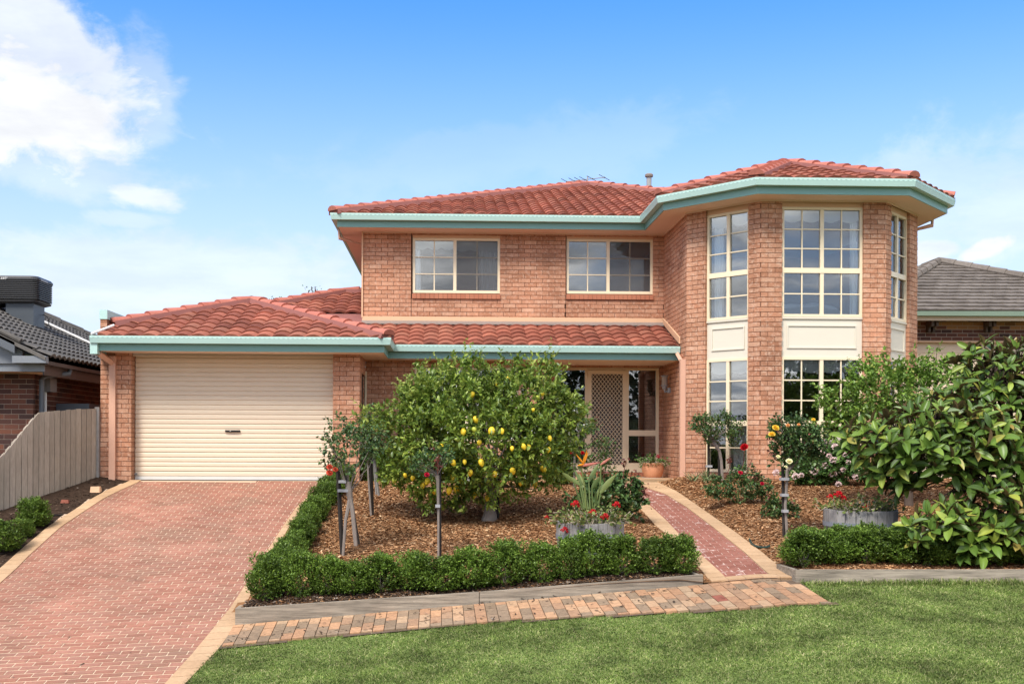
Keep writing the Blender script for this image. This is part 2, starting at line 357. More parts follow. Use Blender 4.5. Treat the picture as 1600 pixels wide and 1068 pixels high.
petal('yellow_petal', (.80,.52,.04), (.88,.66,.10)); petal('cream_petal', (.82,.76,.42), (.88,.85,.62)); petal('pink_petal', (.78,.56,.54), (.86,.74,.72)); petal('white_petal', (.80,.78,.70), (.86,.85,.80))
petal('apricot_petal', (.80,.35,.10), (.85,.48,.20)); petal('orange_petal', (.80,.26,.02), (.85,.36,.03)); petal('pink_bract', (.55,.16,.13), (.60,.26,.18))
M['lemon'] = plain('lemon_skin', (.78,.55,.03), .45, .4, .10, 20, bump=.3, bscale=160)
M['lemong'] = plain('green_lemon_skin', (.38,.42,.05), .45, .4, .10, 20, bump=.3, bscale=160)

def glass():
    m, t = nt('window_glass'); o = N(t, 'ShaderNodeOutputMaterial'); mx_ = N(t, 'ShaderNodeMixShader'); f = N(t, 'ShaderNodeFresnel', IOR=1.6)
    tr = N(t, 'ShaderNodeBsdfTransparent'); tr.inputs[0].default_value = (.90, .92, .92, 1); gl = N(t, 'ShaderNodeBsdfGlossy', Roughness=.0); gl.inputs[0].default_value = (.95, .97, 1, 1)
    b = N(t, 'ShaderNodeBump', Strength=.05, Distance=.02); t.links.new(noise(t, 1.6, 1, .5), b.inputs['Height']); t.links.new(b.outputs[0], gl.inputs['Normal'])
    a = N(t, 'ShaderNodeMath', operation='ADD', use_clamp=True); a.inputs[1].default_value = .06; t.links.new(f.outputs[0], a.inputs[0])
    t.links.new(a.outputs[0], mx_.inputs[0]); t.links.new(tr.outputs[0], mx_.inputs[1]); t.links.new(gl.outputs[0], mx_.inputs[2]); t.links.new(mx_.outputs[0], o.inputs[0]); return m
M['glass'] = glass()
def veil(name, c, alpha, tl=.5):
    m, t = nt(name); o = N(t, 'ShaderNodeOutputMaterial'); a = N(t, 'ShaderNodeMixShader'); b = N(t, 'ShaderNodeMixShader'); b.inputs[0].default_value = tl; a.inputs[0].default_value = alpha
    tr = N(t, 'ShaderNodeBsdfTransparent'); d = N(t, 'ShaderNodeBsdfDiffuse'); d.inputs[0].default_value = c4(c); q = N(t, 'ShaderNodeBsdfTranslucent'); q.inputs[0].default_value = c4(c)
    t.links.new(d.outputs[0], b.inputs[1]); t.links.new(q.outputs[0], b.inputs[2]); t.links.new(tr.outputs[0], a.inputs[1]); t.links.new(b.outputs[0], a.inputs[2]); t.links.new(a.outputs[0], o.inputs[0]); return m
M['screen'] = veil('fly_screen', (.13,.13,.135), .32, 0)
M['sheer'] = veil('sheer_curtain', (.93,.94,.95), 1.0, .06)
M['valance'] = veil('cream_valance', (.80,.78,.72), .95, .3)
M['blind'] = plain('pale_blind', (.70,.70,.68), .8, .2)
M['quilt'] = plain('pale_quilt', (.62,.66,.72), .9, .1, .06)
# ------------------------------------------------------------------ the lie of the land (heights relative to the eye)
def lerp(a, b, k): return a + (b-a)*k
def clip(v, a, b): return np.minimum(np.maximum(v, a), b)
def D(X, Y):                             # drive
    Y = np.asarray(Y, float); X = np.asarray(X, float); z = -(.757 + .185*(20-np.maximum(Y, 9))) - .05*np.maximum(9-Y, 0) + .058*clip((20-Y)/4.5, 0, 1)*(clip(X, -6.2, -1)+2.4)
    return np.where(Y > 20, -.757, z)
def LZ(X): X = np.asarray(X, float); return np.where(X < 3.6, -2.13 + .085*(np.maximum(X, -6)+2.42), -1.618 + .004*(X-3.6))
def LAWN(X, Y):
    X = np.asarray(X, float); sl = .13 + .045*clip((.5-X)/3, 0, 1); Y = np.asarray(Y, float)
    return LZ(X) + (np.maximum(Y, 8)-12.65)*sl - .05*np.maximum(8-Y, 0)
def SH(X): return np.interp(X, [-2.42, .35, 2.95], [.205, .153, .13])      # timber edge above the paving
def BED(X, Y):
    X = np.asarray(X, float); Y = np.asarray(Y, float); f = LZ(X) + SH(X) - .03; bk_ = -.80 + .11*clip((X-3.2)/1.2, 0, 1)
    z = lerp(f, bk_, clip((Y-12.7)/6.6, 0, 1)); return z + .018*np.sin(X*2.1+1)*np.cos(Y*1.7)
def PATH(X, Y):
    k = clip((np.asarray(Y, float)-12.75)/7.25, 0, 1); return lerp(LZ(np.minimum(X, 3.6)) + .045, -.775, k)
def STRIP(X, Y): return LAWN(X, Y) + .02
def SIDE(X, Y): return D(X, Y) - .015 + .12*clip((eLo(Y)-np.asarray(X, float))/.8, 0, 1)
def on(px, py, fn):                      # where the ray through that spot of the photograph meets a surface
    r = ray(px, py); lo, hi = 3., 60.
    for _ in range(60):
        k = (lo+hi)/2; p = r*k
        if p[2] > float(fn(p[0], p[1])): lo = k
        else: hi = k
    p = r*lo; return np.array([p[0], p[1], float(fn(p[0], p[1])) + ZC])

def sheet(name, xs, ys, fn, mat, label=None, kind='structure', inside=None, dz=0.0):
    X, Y = np.meshgrid(xs, ys); Z = fn(X, Y) + ZC + dz; V = np.stack([X, Y, Z], -1).reshape(-1, 3)
    nx, ny = len(xs), len(ys); i = np.arange(nx*ny).reshape(ny, nx)
    F = np.stack([i[:-1, :-1], i[:-1, 1:], i[1:, 1:], i[1:, :-1]], -1).reshape(-1, 4)
    if inside is not None:
        c = V[F].mean(1); F = F[inside(c[:, 0], c[:, 1])]
    return tag(obj(name, V, F, mat, smooth=True), label, kind=kind)

def TER(X, Y):
    X = np.asarray(X, float); Y = np.asarray(Y, float)
    z = np.minimum(D(X, Y), np.minimum(LAWN(X, Y), BED(X, Y))) - .08
    z = np.where(Y < 8, np.maximum(z, -3.6), z)
    return np.where(Y > 19.6, -.9, z)
xs = np.concatenate([[-900, -300, -100, -40, -20], np.arange(-12, 16.1, .5), [25, 60, 120, 300, 900]])
ys = np.concatenate([[-900, -300, -100, -40, -20, -10, -4], np.arange(0, 24.1, .4), [30, 45, 80, 160, 400, 1500]])
m, t = nt('ground_cover'); finish(m, t, ramp(t, noise(t, .35, 8, .65), [(.3, (.06, .085, .025)), (.7, (.12, .11, .05))]), .95, .05); M['ground'] = m
sheet('ground', xs, ys, TER, M['ground'], 'grassy ground sloping down from the houses to the street')

# --------------------------- drive
def dpts(px): P = sorted((float(p[1]), float(p[0])) for p in (on(x, y, D) for x, y in px)); P = [(P[0][1]+.02, 9.0)] + [(x, y) for y, x in P]; return P
XLi = dpts([(0, 911), (45, 868), (95, 823), (163, 778), (190, 765), (218, 752.5)])
XLo = dpts([(0, 888), (37, 855), (75, 823), (145.5, 778), (173, 763), (201, 752.5)])
XRi = [(-2.80, 8.), (-2.797, 11.), (-2.70, 11.82), (-2.58, 13.2), (-2.55, 14.35), (-2.53, 15.35), (-2.50, 16.9), (-2.46, 18.0), (-2.36, 18.9), (-2.26, 19.95)]
XRo = [(-2.60, 8.), (-2.59, 11.), (-2.44, 11.94), (-2.40, 12.6), (-2.36, 13.2), (-2.32, 14.35), (-2.29, 15.35), (-2.26, 16.9), (-2.20, 18.0), (-2.10, 18.9), (-2.0, 19.95)]
def edge(P): a = np.array(P); return lambda Y: np.interp(Y, a[:, 1], a[:, 0])
eLi, eLo, eRi, eRo = map(edge, (XLi, XLo, XRi, XRo))
drive = sheet('driveway', np.arange(-6.3, -1.79, .12), np.arange(6.0, 20.11, .12), D, M['grout'], 'sloping red brick driveway with pale joints', dz=-.004,
              inside=lambda x, y: (x > eLo(y)-.02) & (x < eRo(y)+.02))
def brick_mesh(name, l, w, h, mat, ch=.0012):
    a, b = l/2, w/2
    V = [(-a,-b,-h),(a,-b,-h),(a,b,-h),(-a,b,-h),(-a+ch,-b+ch,0),(a-ch,-b+ch,0),(a-ch,b-ch,0),(-a+ch,b-ch,0)]
    me = np_mesh(name, V, [(4,5,6,7),(0,1,5,4),(1,2,6,5),(2,3,7,6),(3,0,4,7)]); me.materials.append(mat); return me
def lay(name, parent, rows, fn, mat, L, W, H, limit, lift=.0010, minlen=.03, ext=True):
    """rows: (centre x, centre y, length, angle). Whole ones nearest the camera become objects, the rest one mesh."""
    rows = sorted(rows, key=lambda r: r[1]); full = brick_mesh(name, L, W, H, mat); off = root_loc(parent)
    made = 0; V, F = [], []
    for (x, y, l, a) in rows:
        e = .05
        gx = (float(fn(x+e, y)) - float(fn(x-e, y)))/(2*e); gy = (float(fn(x, y+e)) - float(fn(x, y-e)))/(2*e)
        z = float(fn(x, y)) + ZC + lift + rnd.uniform(-.0015, .0015)
        nz = Vector((-gx, -gy, 1)).normalized(); ux = Vector((math.cos(a), math.sin(a), 0)); ux.z = gx*ux.x + gy*ux.y; ux.normalize()
        vy = nz.cross(ux); R = Matrix(((ux.x, vy.x, nz.x), (ux.y, vy.y, nz.y), (ux.z, vy.z, nz.z)))
        if made < limit:
            if abs(l-L) < 1e-3: me = full
            else: me = brick_mesh(name, l, W, H, mat)
            o = bpy.data.objects.new(name, me); o.matrix_local = Matrix.Translation(Vector((x, y, z)) - Vector(off)) @ R.to_4x4(); link(o, parent); made += 1
        else:
            s = 1 if abs(l-L) < 1e-3 else l/L
            k = len(V)
            for v in full.vertices:
                q = R @ Vector((v.co.x*s, v.co.y, v.co.z)); V.append((x+q.x, y+q.y, z+q.z))
            F += [tuple(i+k for i in p.vertices) for p in full.polygons]
    if V: obj(name, V, F, mat, parent, kind='stuff')
ROT = math.radians(-1.5); cu_, su_ = math.cos(ROT), math.sin(ROT)
rows = []; BL, BW = .212, .103
i = 0
for v in np.arange(8.4, 21.5, BW):
    # row line: (x, y) = s*(cu,su) + v*(-su,cu)
    S = np.arange(-8, 3, .02); X = S*cu_ - v*su_; Y = S*su_ + v*cu_
    ok = (X > eLi(Y)-.05) & (X < eRi(Y)+.05) & (Y < 19.93) & (Y > 8.6)
    if ok.any():
        s0, s1 = S[ok].min(), S[ok].max(); s = math.floor(s0/BL)*BL + (.5*BL if i % 2 else 0) - BL
        while s < s1:
            a, b = max(s, s0), min(s+BL, s1)
            if b-a > .035:
                c = (a+b)/2; l = b-a-.014; l = BL-.014 if abs(b-a-BL) < 1e-6 else l; rows.append((c*cu_ - v*su_, c*su_ + v*cu_, l, ROT))
            s += BL
    i += 1
def seen(x, y, fn):
    p = np.array([x, y, float(fn(x, y))]); d = depth(p); xx = p[0]*math.cos(PSI)-p[1]*math.sin(PSI)
    return -10 < CX + FPX*xx/d < 1610 and HY - FPX*p[2]/d < 1075
vis = [r for r in rows if seen(r[0], r[1], D)]
hid = [r for r in rows if not seen(r[0], r[1], D)]
lay('brick', drive, vis, D, M['paver'], BL-.014, BW-.017, .03, 300)
if hid:
    lay('brick', drive, hid, D, M['paver'], BL-.014, BW-.017, .03, 0)
def border(parent, ein, eout, y0, y1, fn, step=.2, limit=999):
    me = None; y = y0; n = 0
    while y < y1:
        P = []
        for yy in (y+.005, y+step-.005):
            for e in ((ein, eout) if ein(yy) < eout(yy) else (eout, ein)):
                x = float(e(yy)); P.append((x, yy, float(fn(x, yy)) + ZC))
        a, b, d, c = P
        up = .0115 + rnd.uniform(-.001, .001)
        V = [(p[0], p[1], p[2]-.04) for p in (a, b, c, d)] + [(p[0], p[1], p[2]+up) for p in (a, b, c, d)]
        obj('border_paver', V, [(4,5,6,7),(0,1,5,4),(1,2,6,5),(2,3,7,6),(3,0,4,7)], M['border'], parent); y += step
border(drive, eLi, eLo, 11.0, 19.9, D); border(drive, eRi, eRo, 9.0, 19.9, D)

# --------------------------- paved strip in front of the beds
lawn_px = [(340.6, 1012), (487, 997), (575, 989), (800, 971), (1019, 959), (1175, 952), (1276, 945)]
LE = np.array([on(x, y, LAWN) for x, y in lawn_px])                       # lawn edge of the strip
def ledge(X): return np.interp(X, LE[:, 0], LE[:, 1])
strip = sheet('paved_strip', np.arange(-2.44, 4.3, .12), np.arange(11.3, 13.1, .1), STRIP, M['claysand'], 'narrow clay paver strip between lawn and garden bed', dz=-.004,
              inside=lambda x, y: (y > ledge(x)-.03) & (y < 12.74) & (x < 3.98+(12.75-y)*.12))
rows = []; PW, PL = .124, .236; s = -2.42 + PW/2; k = 0
while s < 4.0:
    phi = np.interp(s, [-.5, 3.9], [0, .115]); ln = math.tan(phi); off = (0 if k % 2 else .5)*PL + rnd.uniform(-.02, .02); tt = 11.2 + off
    while tt < 12.75:
        a, b = tt, tt+PL; x = s - (((a+b)/2)-12.1)*ln*.9
        lo = float(ledge(x)) - .02; hi = 12.60 if x < 2.95 else 12.76
        if x > 3.55: hi = min(hi, 12.76 - (x-3.55)*.9)
        a, b = max(a, lo), min(b, hi)
        if b-a > .05: rows.append((x, (a+b)/2, b-a-.006, math.pi/2+phi))
        tt += PL
    s += PW; k += 1
reds = [r for i, r in enumerate(rows) if abs(r[0]-3.0) < .07 and 12.0 < r[1] < 12.3][:1]
lay('paver', strip, [r for r in rows if r not in reds], STRIP, M['clay'], PL-.006, PW-.006, .03, 300, lift=.010)
lay('paver', strip, reds, STRIP, M['clay_red'], PL-.006, PW-.006, .03, 300, lift=.010)

# --------------------------- garden path
def curve(px): P = np.array([on(x, y, PATH) for x, y in px]); P = P[np.argsort(P[:, 1])]; return lambda Y: np.interp(Y, P[:, 1], P[:, 0])
pLo = curve([(1108, 906), (1063, 851), (1026, 823), (1006, 801), (985, 778), (966, 763), (950, 752)])
pLi = curve([(1125, 894), (1101, 872), (1071, 846), (1041, 813), (1011, 786), (990, 768), (968, 755)])
pRi = curve([(1193, 890), (1161, 861), (1111, 821), (1071, 791), (1038, 771), (1013, 763), (985, 753)])
pRo = curve([(1234, 899), (1194, 866), (1151, 833), (1101, 798), (1058, 768), (1033, 756), (1001, 749.5)])
BED0 = BED
def BED(X, Y):                           # the mulch falls or rises to meet the path edging
    X = np.asarray(X, float); Y = np.asarray(Y, float); z = BED0(X, Y); dl, dr = pLo(Y)-X, X-pRo(Y); d_ = np.where(dl > dr, dl, dr)
    w = clip(1-d_/.40, 0, 1); return lerp(z, PATH(X, Y)-.006, w*w*(3-2*w))
YP0 = on(1170, 903, PATH)[1]; YP1 = 20.1
path = sheet('garden_path', np.arange(.5, 4.4, .06), np.arange(YP0, YP1, .08), PATH, M['pathgrout'], 'curving red brick path with tan edges up to the front door', dz=-.004,
             inside=lambda x, y: (x > pLi(y)-.02) & (x < pRi(y)+.02))
pb_ = sheet('border_bed', np.arange(.5, 4.4, .05), np.arange(YP0, YP1, .08), PATH, M['borderg'], dz=-.009, inside=lambda x, y: (x > pLo(y)-.06) & (x < pRo(y)+.03+.35*(y < 13.35))); pb_.parent = path; del pb_['kind']
rows = []; i = 0; yb = YP0 + .20
for y in np.arange(yb+.05, YP1-.1, .103):
    a0, b0 = float(pLi(y)), float(pRi(y)); s = math.floor(a0/.212)*.212 + (.106 if i % 2 else 0) - .212
    while s < b0:
        a, b = max(s, a0), min(s+.212, b0)
        if b-a > .04: rows.append(((a+b)/2, y, (.201 if abs(b-a-.212) < 1e-6 else b-a-.011), 0))
        s += .212
    i += 1
lay('brick', path, rows, PATH, M['path'], .201, .092, .03, 300)
border(path, pLi, pLo, yb, YP1-.2, PATH, .2); border(path, pRi, pRo, yb, YP1-.2, PATH, .2)
x = float(pLo(YP0+.1)); 
while x < float(pRo(YP0+.1))-.03:
    x1 = min(x+.2, float(pRo(YP0+.1)))
    V = []
    for z_ in (-.05, .009):
        for (xx, yy) in ((x+.003, YP0+.01), (x1-.003, YP0+.01), (x1-.003, yb-.005), (x+.003, yb-.005)): V.append((xx, yy, float(PATH(xx, yy))+ZC+z_))
    obj('border_paver', V, [(4,5,6,7),(0,1,5,4),(1,2,6,5),(2,3,7,6),(3,0,4,7)], M['border'], path); x += .2

# --------------------------- mulched beds and their timber edges
bedL = sheet('garden_bed', np.arange(-2.45, 3.5, .1), np.arange(12.62, 21.3, .1), BED, M['mulchbase'], 'mulched bed round the lemon tree between drive and path',
             inside=lambda x, y: (x > eRo(y)-.03) & (x < pLo(y)+.14))
bedR = sheet('garden_bed', np.arange(1.5, 12, .1), np.arange(12.66, 20.4, .1), BED, M['mulchbase'], 'mulched bed between path and bay window',
             inside=lambda x, y: (x > pRo(y)-.14))
sideb = sheet('side_bed', np.arange(-9.5, -5.6, .12), np.arange(8, 20.1, .12), SIDE, M['soil'], 'dark soil strip between fence and driveway', inside=lambda x, y: x < eLo(y)+.03)
def chips(name, n, x0, x1, y0, y1, ok, fn, mat, size, label, parent=None):
    X = RS.uniform(x0, x1, n); Y = RS.uniform(y0, y1, n); k = ok(X, Y); X, Y = X[k], Y[k]; n = len(X)
    Z = fn(X, Y) + ZC + RS.uniform(.0, .022, n); a = RS.uniform(0, math.pi, n); l = RS.uniform(*size, n); w = l*RS.uniform(.22, .5, n)
    t1, t2 = RS.normal(0, .2, n), RS.normal(0, .25, n)
    u = np.stack([np.cos(a), np.sin(a), t1], -1)*l[:, None]/2; v = np.stack([-np.sin(a), np.cos(a), t2], -1)*w[:, None]/2
    c = np.stack([X, Y, Z], -1)
    V = np.stack([c-u-v*.6, c+u*.9-v, c+u+v*.7, c-u*.85+v], 1).reshape(-1, 3); i = np.arange(n)*4
    return tag(obj(name, V, np.stack([i, i+1, i+2, i+3], -1), mat), label, kind='stuff')
chips('mulch', 160000, -2.4, 3.4, 12.69, 21.2, lambda x, y: (x > eRo(y)+.02) & (x < pLo(y)-.01), BED, M['mulch'], (.018, .060), 'bark mulch under the lemon tree')
chips('mulch', 190000, 1.5, 11.5, 12.66, 20.2, lambda x, y: (x > pRo(y)+.01), BED, M['mulch'], (.018, .060), 'bark mulch under the roses beside the bay')
chips('leaf_litter', 9000, -8.5, -5.7, 12, 20, lambda x, y: x < eLo(y)-.01, SIDE, M['litter'], (.02, .06), 'dark leaf litter along the fence')
chips('soil_crumbs', 9000, -2.35, 2.9, 12.68, 13.0, lambda x, y: x < pLo(y)-.05, lambda x, y: BED(x, y)+.01, M['litter'], (.015, .05), 'dark soil and litter behind the left timber edge')
def sleeper(name, a, b, top, bot, w, label, parent=None):
    (x0, y0), (x1, y1) = a, b; d = np.array([x1-x0, y1-y0]); d /= np.linalg.norm(d); n = np.array([-d[1], d[0]])*w
    P = []
    for zf in (bot, top):
        for (x, y, xx) in ((x0, y0, x0), (x1, y1, x1), (x1+n[0], y1+n[1], x1), (x0+n[0], y0+n[1], x0)): P.append((x, y, float(zf(xx)) + ZC))
    mb = MB(); mb.hexa(P); return mb.build(name, M['timber'], parent)
def timber(name, label, base, parts):
    t_ = thing(name, label, 'garden edging', base); 
    for (a, b, top, bot, w) in parts:
        sleeper('sleeper', a, b, top, bot, w, None, t_)
    return t_
topf = lambda x: LZ(x)+SH(x); botf = lambda x: LZ(x)-.12
tl = timber('timber_edging', 'grey timber sleeper edging in front of the low hedge left of the path', (-2.4, 12.6, float(LZ(-2.4))+ZC),
       [((-2.40, 12.60), (.36, 12.615), topf, botf, .05), ((.368, 12.615), (2.94, 12.64), topf, botf, .05), ((2.945, 12.66), (2.90, 13.2), lambda x: LZ(2.9)+.12, botf, .05),
        ((-2.40, 13.75), (-2.41, 12.66), lambda x: (-1.87 if True else 0)-.06, lambda x: -2.3, .05)])
mb = MB()
for dx_, dz_ in ((-.04, .05), (.05, .05), (-.04, .10), (.05, .10)): mb.lathe((.365+dx_, 12.612, float(LZ(.36))+ZC+dz_), [(.0, 0), (.009, 0)], 8)
tr_ = timber('timber_edging', 'grey timber sleeper edging between lawn and hedge right of the path', (3.9, 12.6, -1.6+ZC),
       [((3.98, 12.52), (7.2, 12.55), lambda x: -1.475, lambda x: -1.8, .05), ((7.21, 12.55), (11.5, 12.57), lambda x: -1.47, lambda x: -1.8, .05), ((3.93, 13.10), (3.975, 12.53), lambda x: -1.475, lambda x: -1.8, .05)])

# --------------------------- lawn and grass
def inlawn(x, y): return ((x > eRo(np.minimum(y, 12.6))-.02) & ((y < ledge(x)+.02) | ((x > 3.9) & (y < 12.53))) & ~((x > 3.5) & (x < 3.98+(12.75-y)*.12) & (y > ledge(np.minimum(x, 3.98)))))
lawn = sheet('lawn', np.concatenate([np.arange(-2.66, 9, .1), [12, 20, 40]]), np.concatenate([[3, 5], np.arange(6, 12.75, .1)]), LAWN, M['lawn'], 'mown front lawn', inside=inlawn)
def grass(n, x0, x1, y0, y1, hgt, ok=inlawn, lean=.35, name='grass', label='short mown green grass with straw flecks'):
    X = RS.uniform(x0, x1, n); Y = RS.uniform(y0, y1, n); k = ok(X, Y); X, Y = X[k], Y[k]; n = len(X)
    pat = .85 + .20*np.sin(X*1.9+.6*np.sin(Y*2.3))*np.sin(Y*2.7+1.3) + RS.normal(0, .18, n)
    h = RS.uniform(hgt[0], hgt[1], n)*clip(pat, .45, 1.5); w = RS.uniform(.0022, .0045, n); a = RS.uniform(0, 2*math.pi, n)
    b = np.stack([X, Y, LAWN(X, Y) + ZC - .004], -1); s = np.stack([np.cos(a), np.sin(a), np.zeros(n)], -1)*w[:, None]
    q = a + RS.uniform(-1.2, 1.2, n) + math.pi/2; L_ = np.abs(RS.normal(0, lean, n)) + .1
    d = np.stack([np.cos(q)*L_, np.sin(q)*L_, np.ones(n)], -1); m1 = b + d*(h*.55)[:, None]; d2 = d.copy(); d2[:, :2] *= 2.1; d2[:, 2] *= .8; tip = b + d2*(h*.98)[:, None]
    V = np.stack([b-s, b+s, m1+s*.8, m1-s*.8, tip], 1).reshape(-1, 3); i = np.arange(n)*5
    return tag(obj(name, V, [np.stack([i, i+1, i+2, i+3], -1), np.stack([i+3, i+2, i+4], -1)], M['grass']), label, kind='stuff')
grass(540000, -2.75, 9.2, 8.3, 12.6, (.018, .040), lean=.55)
grass(3500, 3.95, 9, 12.40, 12.53, (.05, .10), name='grass', label='longer grass against the right timber edging')

chips('fallen_leaves', 260, -2.4, 3.9, 11.8, 12.62, lambda x, y: (y > ledge(x)+.02), lambda x, y: STRIP(x, y)+.008, M['litter'], (.025, .06), 'dry leaf litter scattered on the paver strip')
chips('fallen_leaves', 70, -5.6, -2.6, 10.2, 19.5, lambda x, y: (x > eLi(y)) & (x < eRi(y)), lambda x, y: D(x, y)+.004, M['litter'], (.02, .05), 'few dry leaves on the driveway')
chips('fallen_leaves', 120, 1.0, 3.7, 12.9, 19.5, lambda x, y: (x > pLo(y)) & (x < pRo(y)), lambda x, y: PATH(x, y)+.012, M['litter'], (.015, .04), 'bits of bark and leaf on the brick path')
# ------------------------------------------------------------------ the house
house = thing('brick_house', 'two storey salmon brick house with red tiled roofs, teal gutters and a tall bay window', 'house', (1.5, 22.5, ZC-.757))
BASE = -.757; CB = .086; SOF, GT = 4.20, 4.455; SOF2, GT2 = 1.52, 1.775
Xl, X0, Yb = -1.735, 4.40, 22.5; Y0 = 20.32; X1, Yc = 5.46, 19.16; X2 = 7.667; X3 = 8.726
pL, pI, p0, p1, p2, p3 = (Xl, Yb), (X0, Yb), (X0, Y0), (X1, Yc), (X2, Yc), (X3, Y0)
BRICKS = []                              # (score, centre, length, angle, wall)
SOFT = {}
def wall(fr, z0, z1, holes=(), parity=0, ends=(0, None), visible=True, name='wall', thick=.11):
    L = fr.len if ends[1] is None else ends[1]; s0 = ends[0]
    holes = [h for h in holes]
    us = sorted({s0, L, *[h[0] for h in holes], *[h[1] for h in holes]}); zs = sorted({z0, z1, *[h[2] for h in holes], *[h[3] for h in holes]})
    mb = MB()
    for i in range(len(us)-1):
        for j in range(len(zs)-1):
            uc, zc = (us[i]+us[i+1])/2, (zs[j]+zs[j+1])/2
            if any(h[0] < uc < h[1] and h[2] < zc < h[3] for h in holes): continue
            a = us[i] + (.008 if any(abs(h[1]-us[i]) < 1e-6 and h[2] < zc < h[3] for h in holes) else 0)
            b = us[i+1] - (.008 if any(abs(h[0]-us[i+1]) < 1e-6 and h[2] < zc < h[3] for h in holes) else 0)
            a += .006*(i == 0); b -= .006*(i == len(us)-2)
            mb.fbox(fr, a, b, zs[j], zs[j+1], .009, thick)
    w = mb.build(name, M['mortar'], house)
    if not visible: return w
    k0 = int(math.floor((z0-BASE)/CB + 1e-6)); zz_ = BASE + k0*CB; k = k0
    while zz_ < z1 - .02:
        a, b = max(zz_, z0), min(zz_+.076, z1)
        if b-a > .02:
            zc = (a+b)/2; iv = [(s0, L)]
            for h in holes:
                if h[2] < zc < h[3]:
                    nv = []
                    for (p, q) in iv:
                        if h[0] > p: nv.append((p, min(q, h[0])))
                        if h[1] < q: nv.append((max(p, h[1]), q))
                    iv = [x for x in nv if x[1]-x[0] > .01]
            for (p, q) in iv:
                s = p - ((k+parity) % 2)*.125
                while s < q-.005:
                    u0, u1 = max(s, p), min(s+.24, q)
                    if u1-u0 > .02: BRICKS.append((fr, u0, u1, a, b, w))
                    s += .25
        zz_ += CB; k += 1
    return w
fMain = Frame(pL, pI); fA = Frame(pI, p0); fB = Frame(p0, p1); fC = Frame(p1, p2); fD = Frame(p2, p3)
W1 = (-.735-Xl, 1.047-Xl, 2.975, 4.095); W2 = (2.405-Xl, 4.18-Xl, 2.985, 4.105)
def hole(w, sill=True): return (w[0], w[1], w[2]-(.12 if sill else 0), SOF-.03)
J1, J2 = W1[0]-.03, W2[0]-.02
wall(fMain, 2.30, SOF, [], 0, (0, J1)); wall(fMain, 2.30, SOF, [hole(W1)], 1, (J1+.012, J2)); wall(fMain, 2.30, SOF, [hole(W2)], 0, (J2+.012, None))
# lower storey behind the porch: window wall, its return and the entry wall
XR_, YP = 1.85, 21.4
fPorch = Frame((-1.598, YP), (XR_, YP)); fRet = Frame((XR_, YP), (XR_, Yb)); fEnt = Frame((XR_, Yb), pI)
PWn = (-.65+1.598, 1.36+1.598, -.05, 1.39); EN = (2.16-XR_, 4.32-XR_, -.66, 1.475)
wall(fPorch, BASE-.1, SOF2, [(PWn[0], PWn[1], PWn[2]-.0, PWn[3])]); wall(fRet, BASE-.1, SOF2, [], 0, (.11, None)); wall(fEnt, BASE-.1, SOF2+.1, [EN])
uB0, uB1 = fB.hit(1101.5), fB.hit(1168)
uC0, uC1 = fC.hit(1222), fC.hit(1348.5)
uD0, uD1 = fB.len-uB1, fB.len-uB0
BW_, BT = -.57, 4.19
wall(fA, BASE-.1, SOF); wall(fB, BASE-.1, SOF, [(uB0, uB1, BW_, BT)]); wall(fC, BASE-.1, SOF, [(uC0, uC1, BW_, BT)], 1); wall(fD, BASE-.1, SOF, [(uD0, uD1, BW_, BT)])
# garage front and its piers
GY = 20.0; GL, GR = -6.22, -1.598; D0, D1 = -5.675, -2.078
fG = Frame((GL, GY), (GR, GY)); fGR = Frame((GR, GY), (GR, YP))
wall(Frame((GL, GY), (D0, GY)), BASE-.1, SOF2); wall(Frame((D1, GY), (GR, GY)), BASE-.1, SOF2); wall(fGR, BASE-.1, SOF2, [(.47, 1.30, BASE-.2, 1.2)], 1, (.11, None))
# door jambs inside the garage opening
wall(Frame((D0, GY+.11), (D0, GY+.32)), BASE, SOF2, [], 0); wall(Frame((D1, GY+.32), (D1, GY+.11)), BASE, SOF2, [], 0)
# walls out of sight: plain masonry
bk = MB(); Z = lambda z: z + ZC
for (x0, x1, y0, y1, z0, z1) in ((Xl+.02, Xl+.13, Yb+.12, 33, 1.6, SOF), (X3-.11, X3, Y0+.06, 33, BASE-.1, SOF), (-1.7, X3-.12, 32.9, 33, BASE, SOF),
                                 (GL+.01, GL+.11, GY+.12, 31, BASE-.1, SOF2-.1), (-6.1, -1.75, 31, 31.1, BASE, SOF2-.1)):
    bk.box(x0, x1, y0, y1, Z(z0), Z(z1))
bk.build('side_wall', M['brick_sill'], house)

# individual bricks: the largest in view; the others joined wall by wall
bm_full = None
def brick_v(u0, u1, z0, z1): return [(u0, 0, z0), (u1, 0, z0), (u1, .10, z0), (u0, .10, z0), (u0, 0, z1), (u1, 0, z1), (u1, .10, z1), (u0, .10, z1)]
BF = [(0,3,2,1),(4,5,6,7),(0,1,5,4),(1,2,6,5),(2,3,7,6),(3,0,4,7)]
fullme = np_mesh('brick', brick_v(-.12, .12, -.038, .038), BF); fullme.materials.append(M['brick'])
def vis_score(b):
    fr, u0, u1, z0, z1, w = b; x, y, z = fr.pt((u0+u1)/2, 0, (z0+z1)/2); p = np.array([x, y, z-ZC]); d = depth(p)
    n = fr.n; v = -p[:2]/np.linalg.norm(p[:2]); cosv = n @ v; full = abs(u1-u0-.24) < 1e-4 and abs(z1-z0-.076) < 1e-4
    px = CX + FPX*(p[0]*math.cos(PSI)-p[1]*math.sin(PSI))/d; py = HY - FPX*p[2]/d
    hidden = (px > 1290 and py > 570) or (600 < px < 880 and py > 560) or (py > 745)
    return (cosv/d**2) if (full and cosv > .25 and not hidden and 0 < px < 1600) else -1
order = sorted(range(len(BRICKS)), key=lambda i: -vis_score(BRICKS[i]))
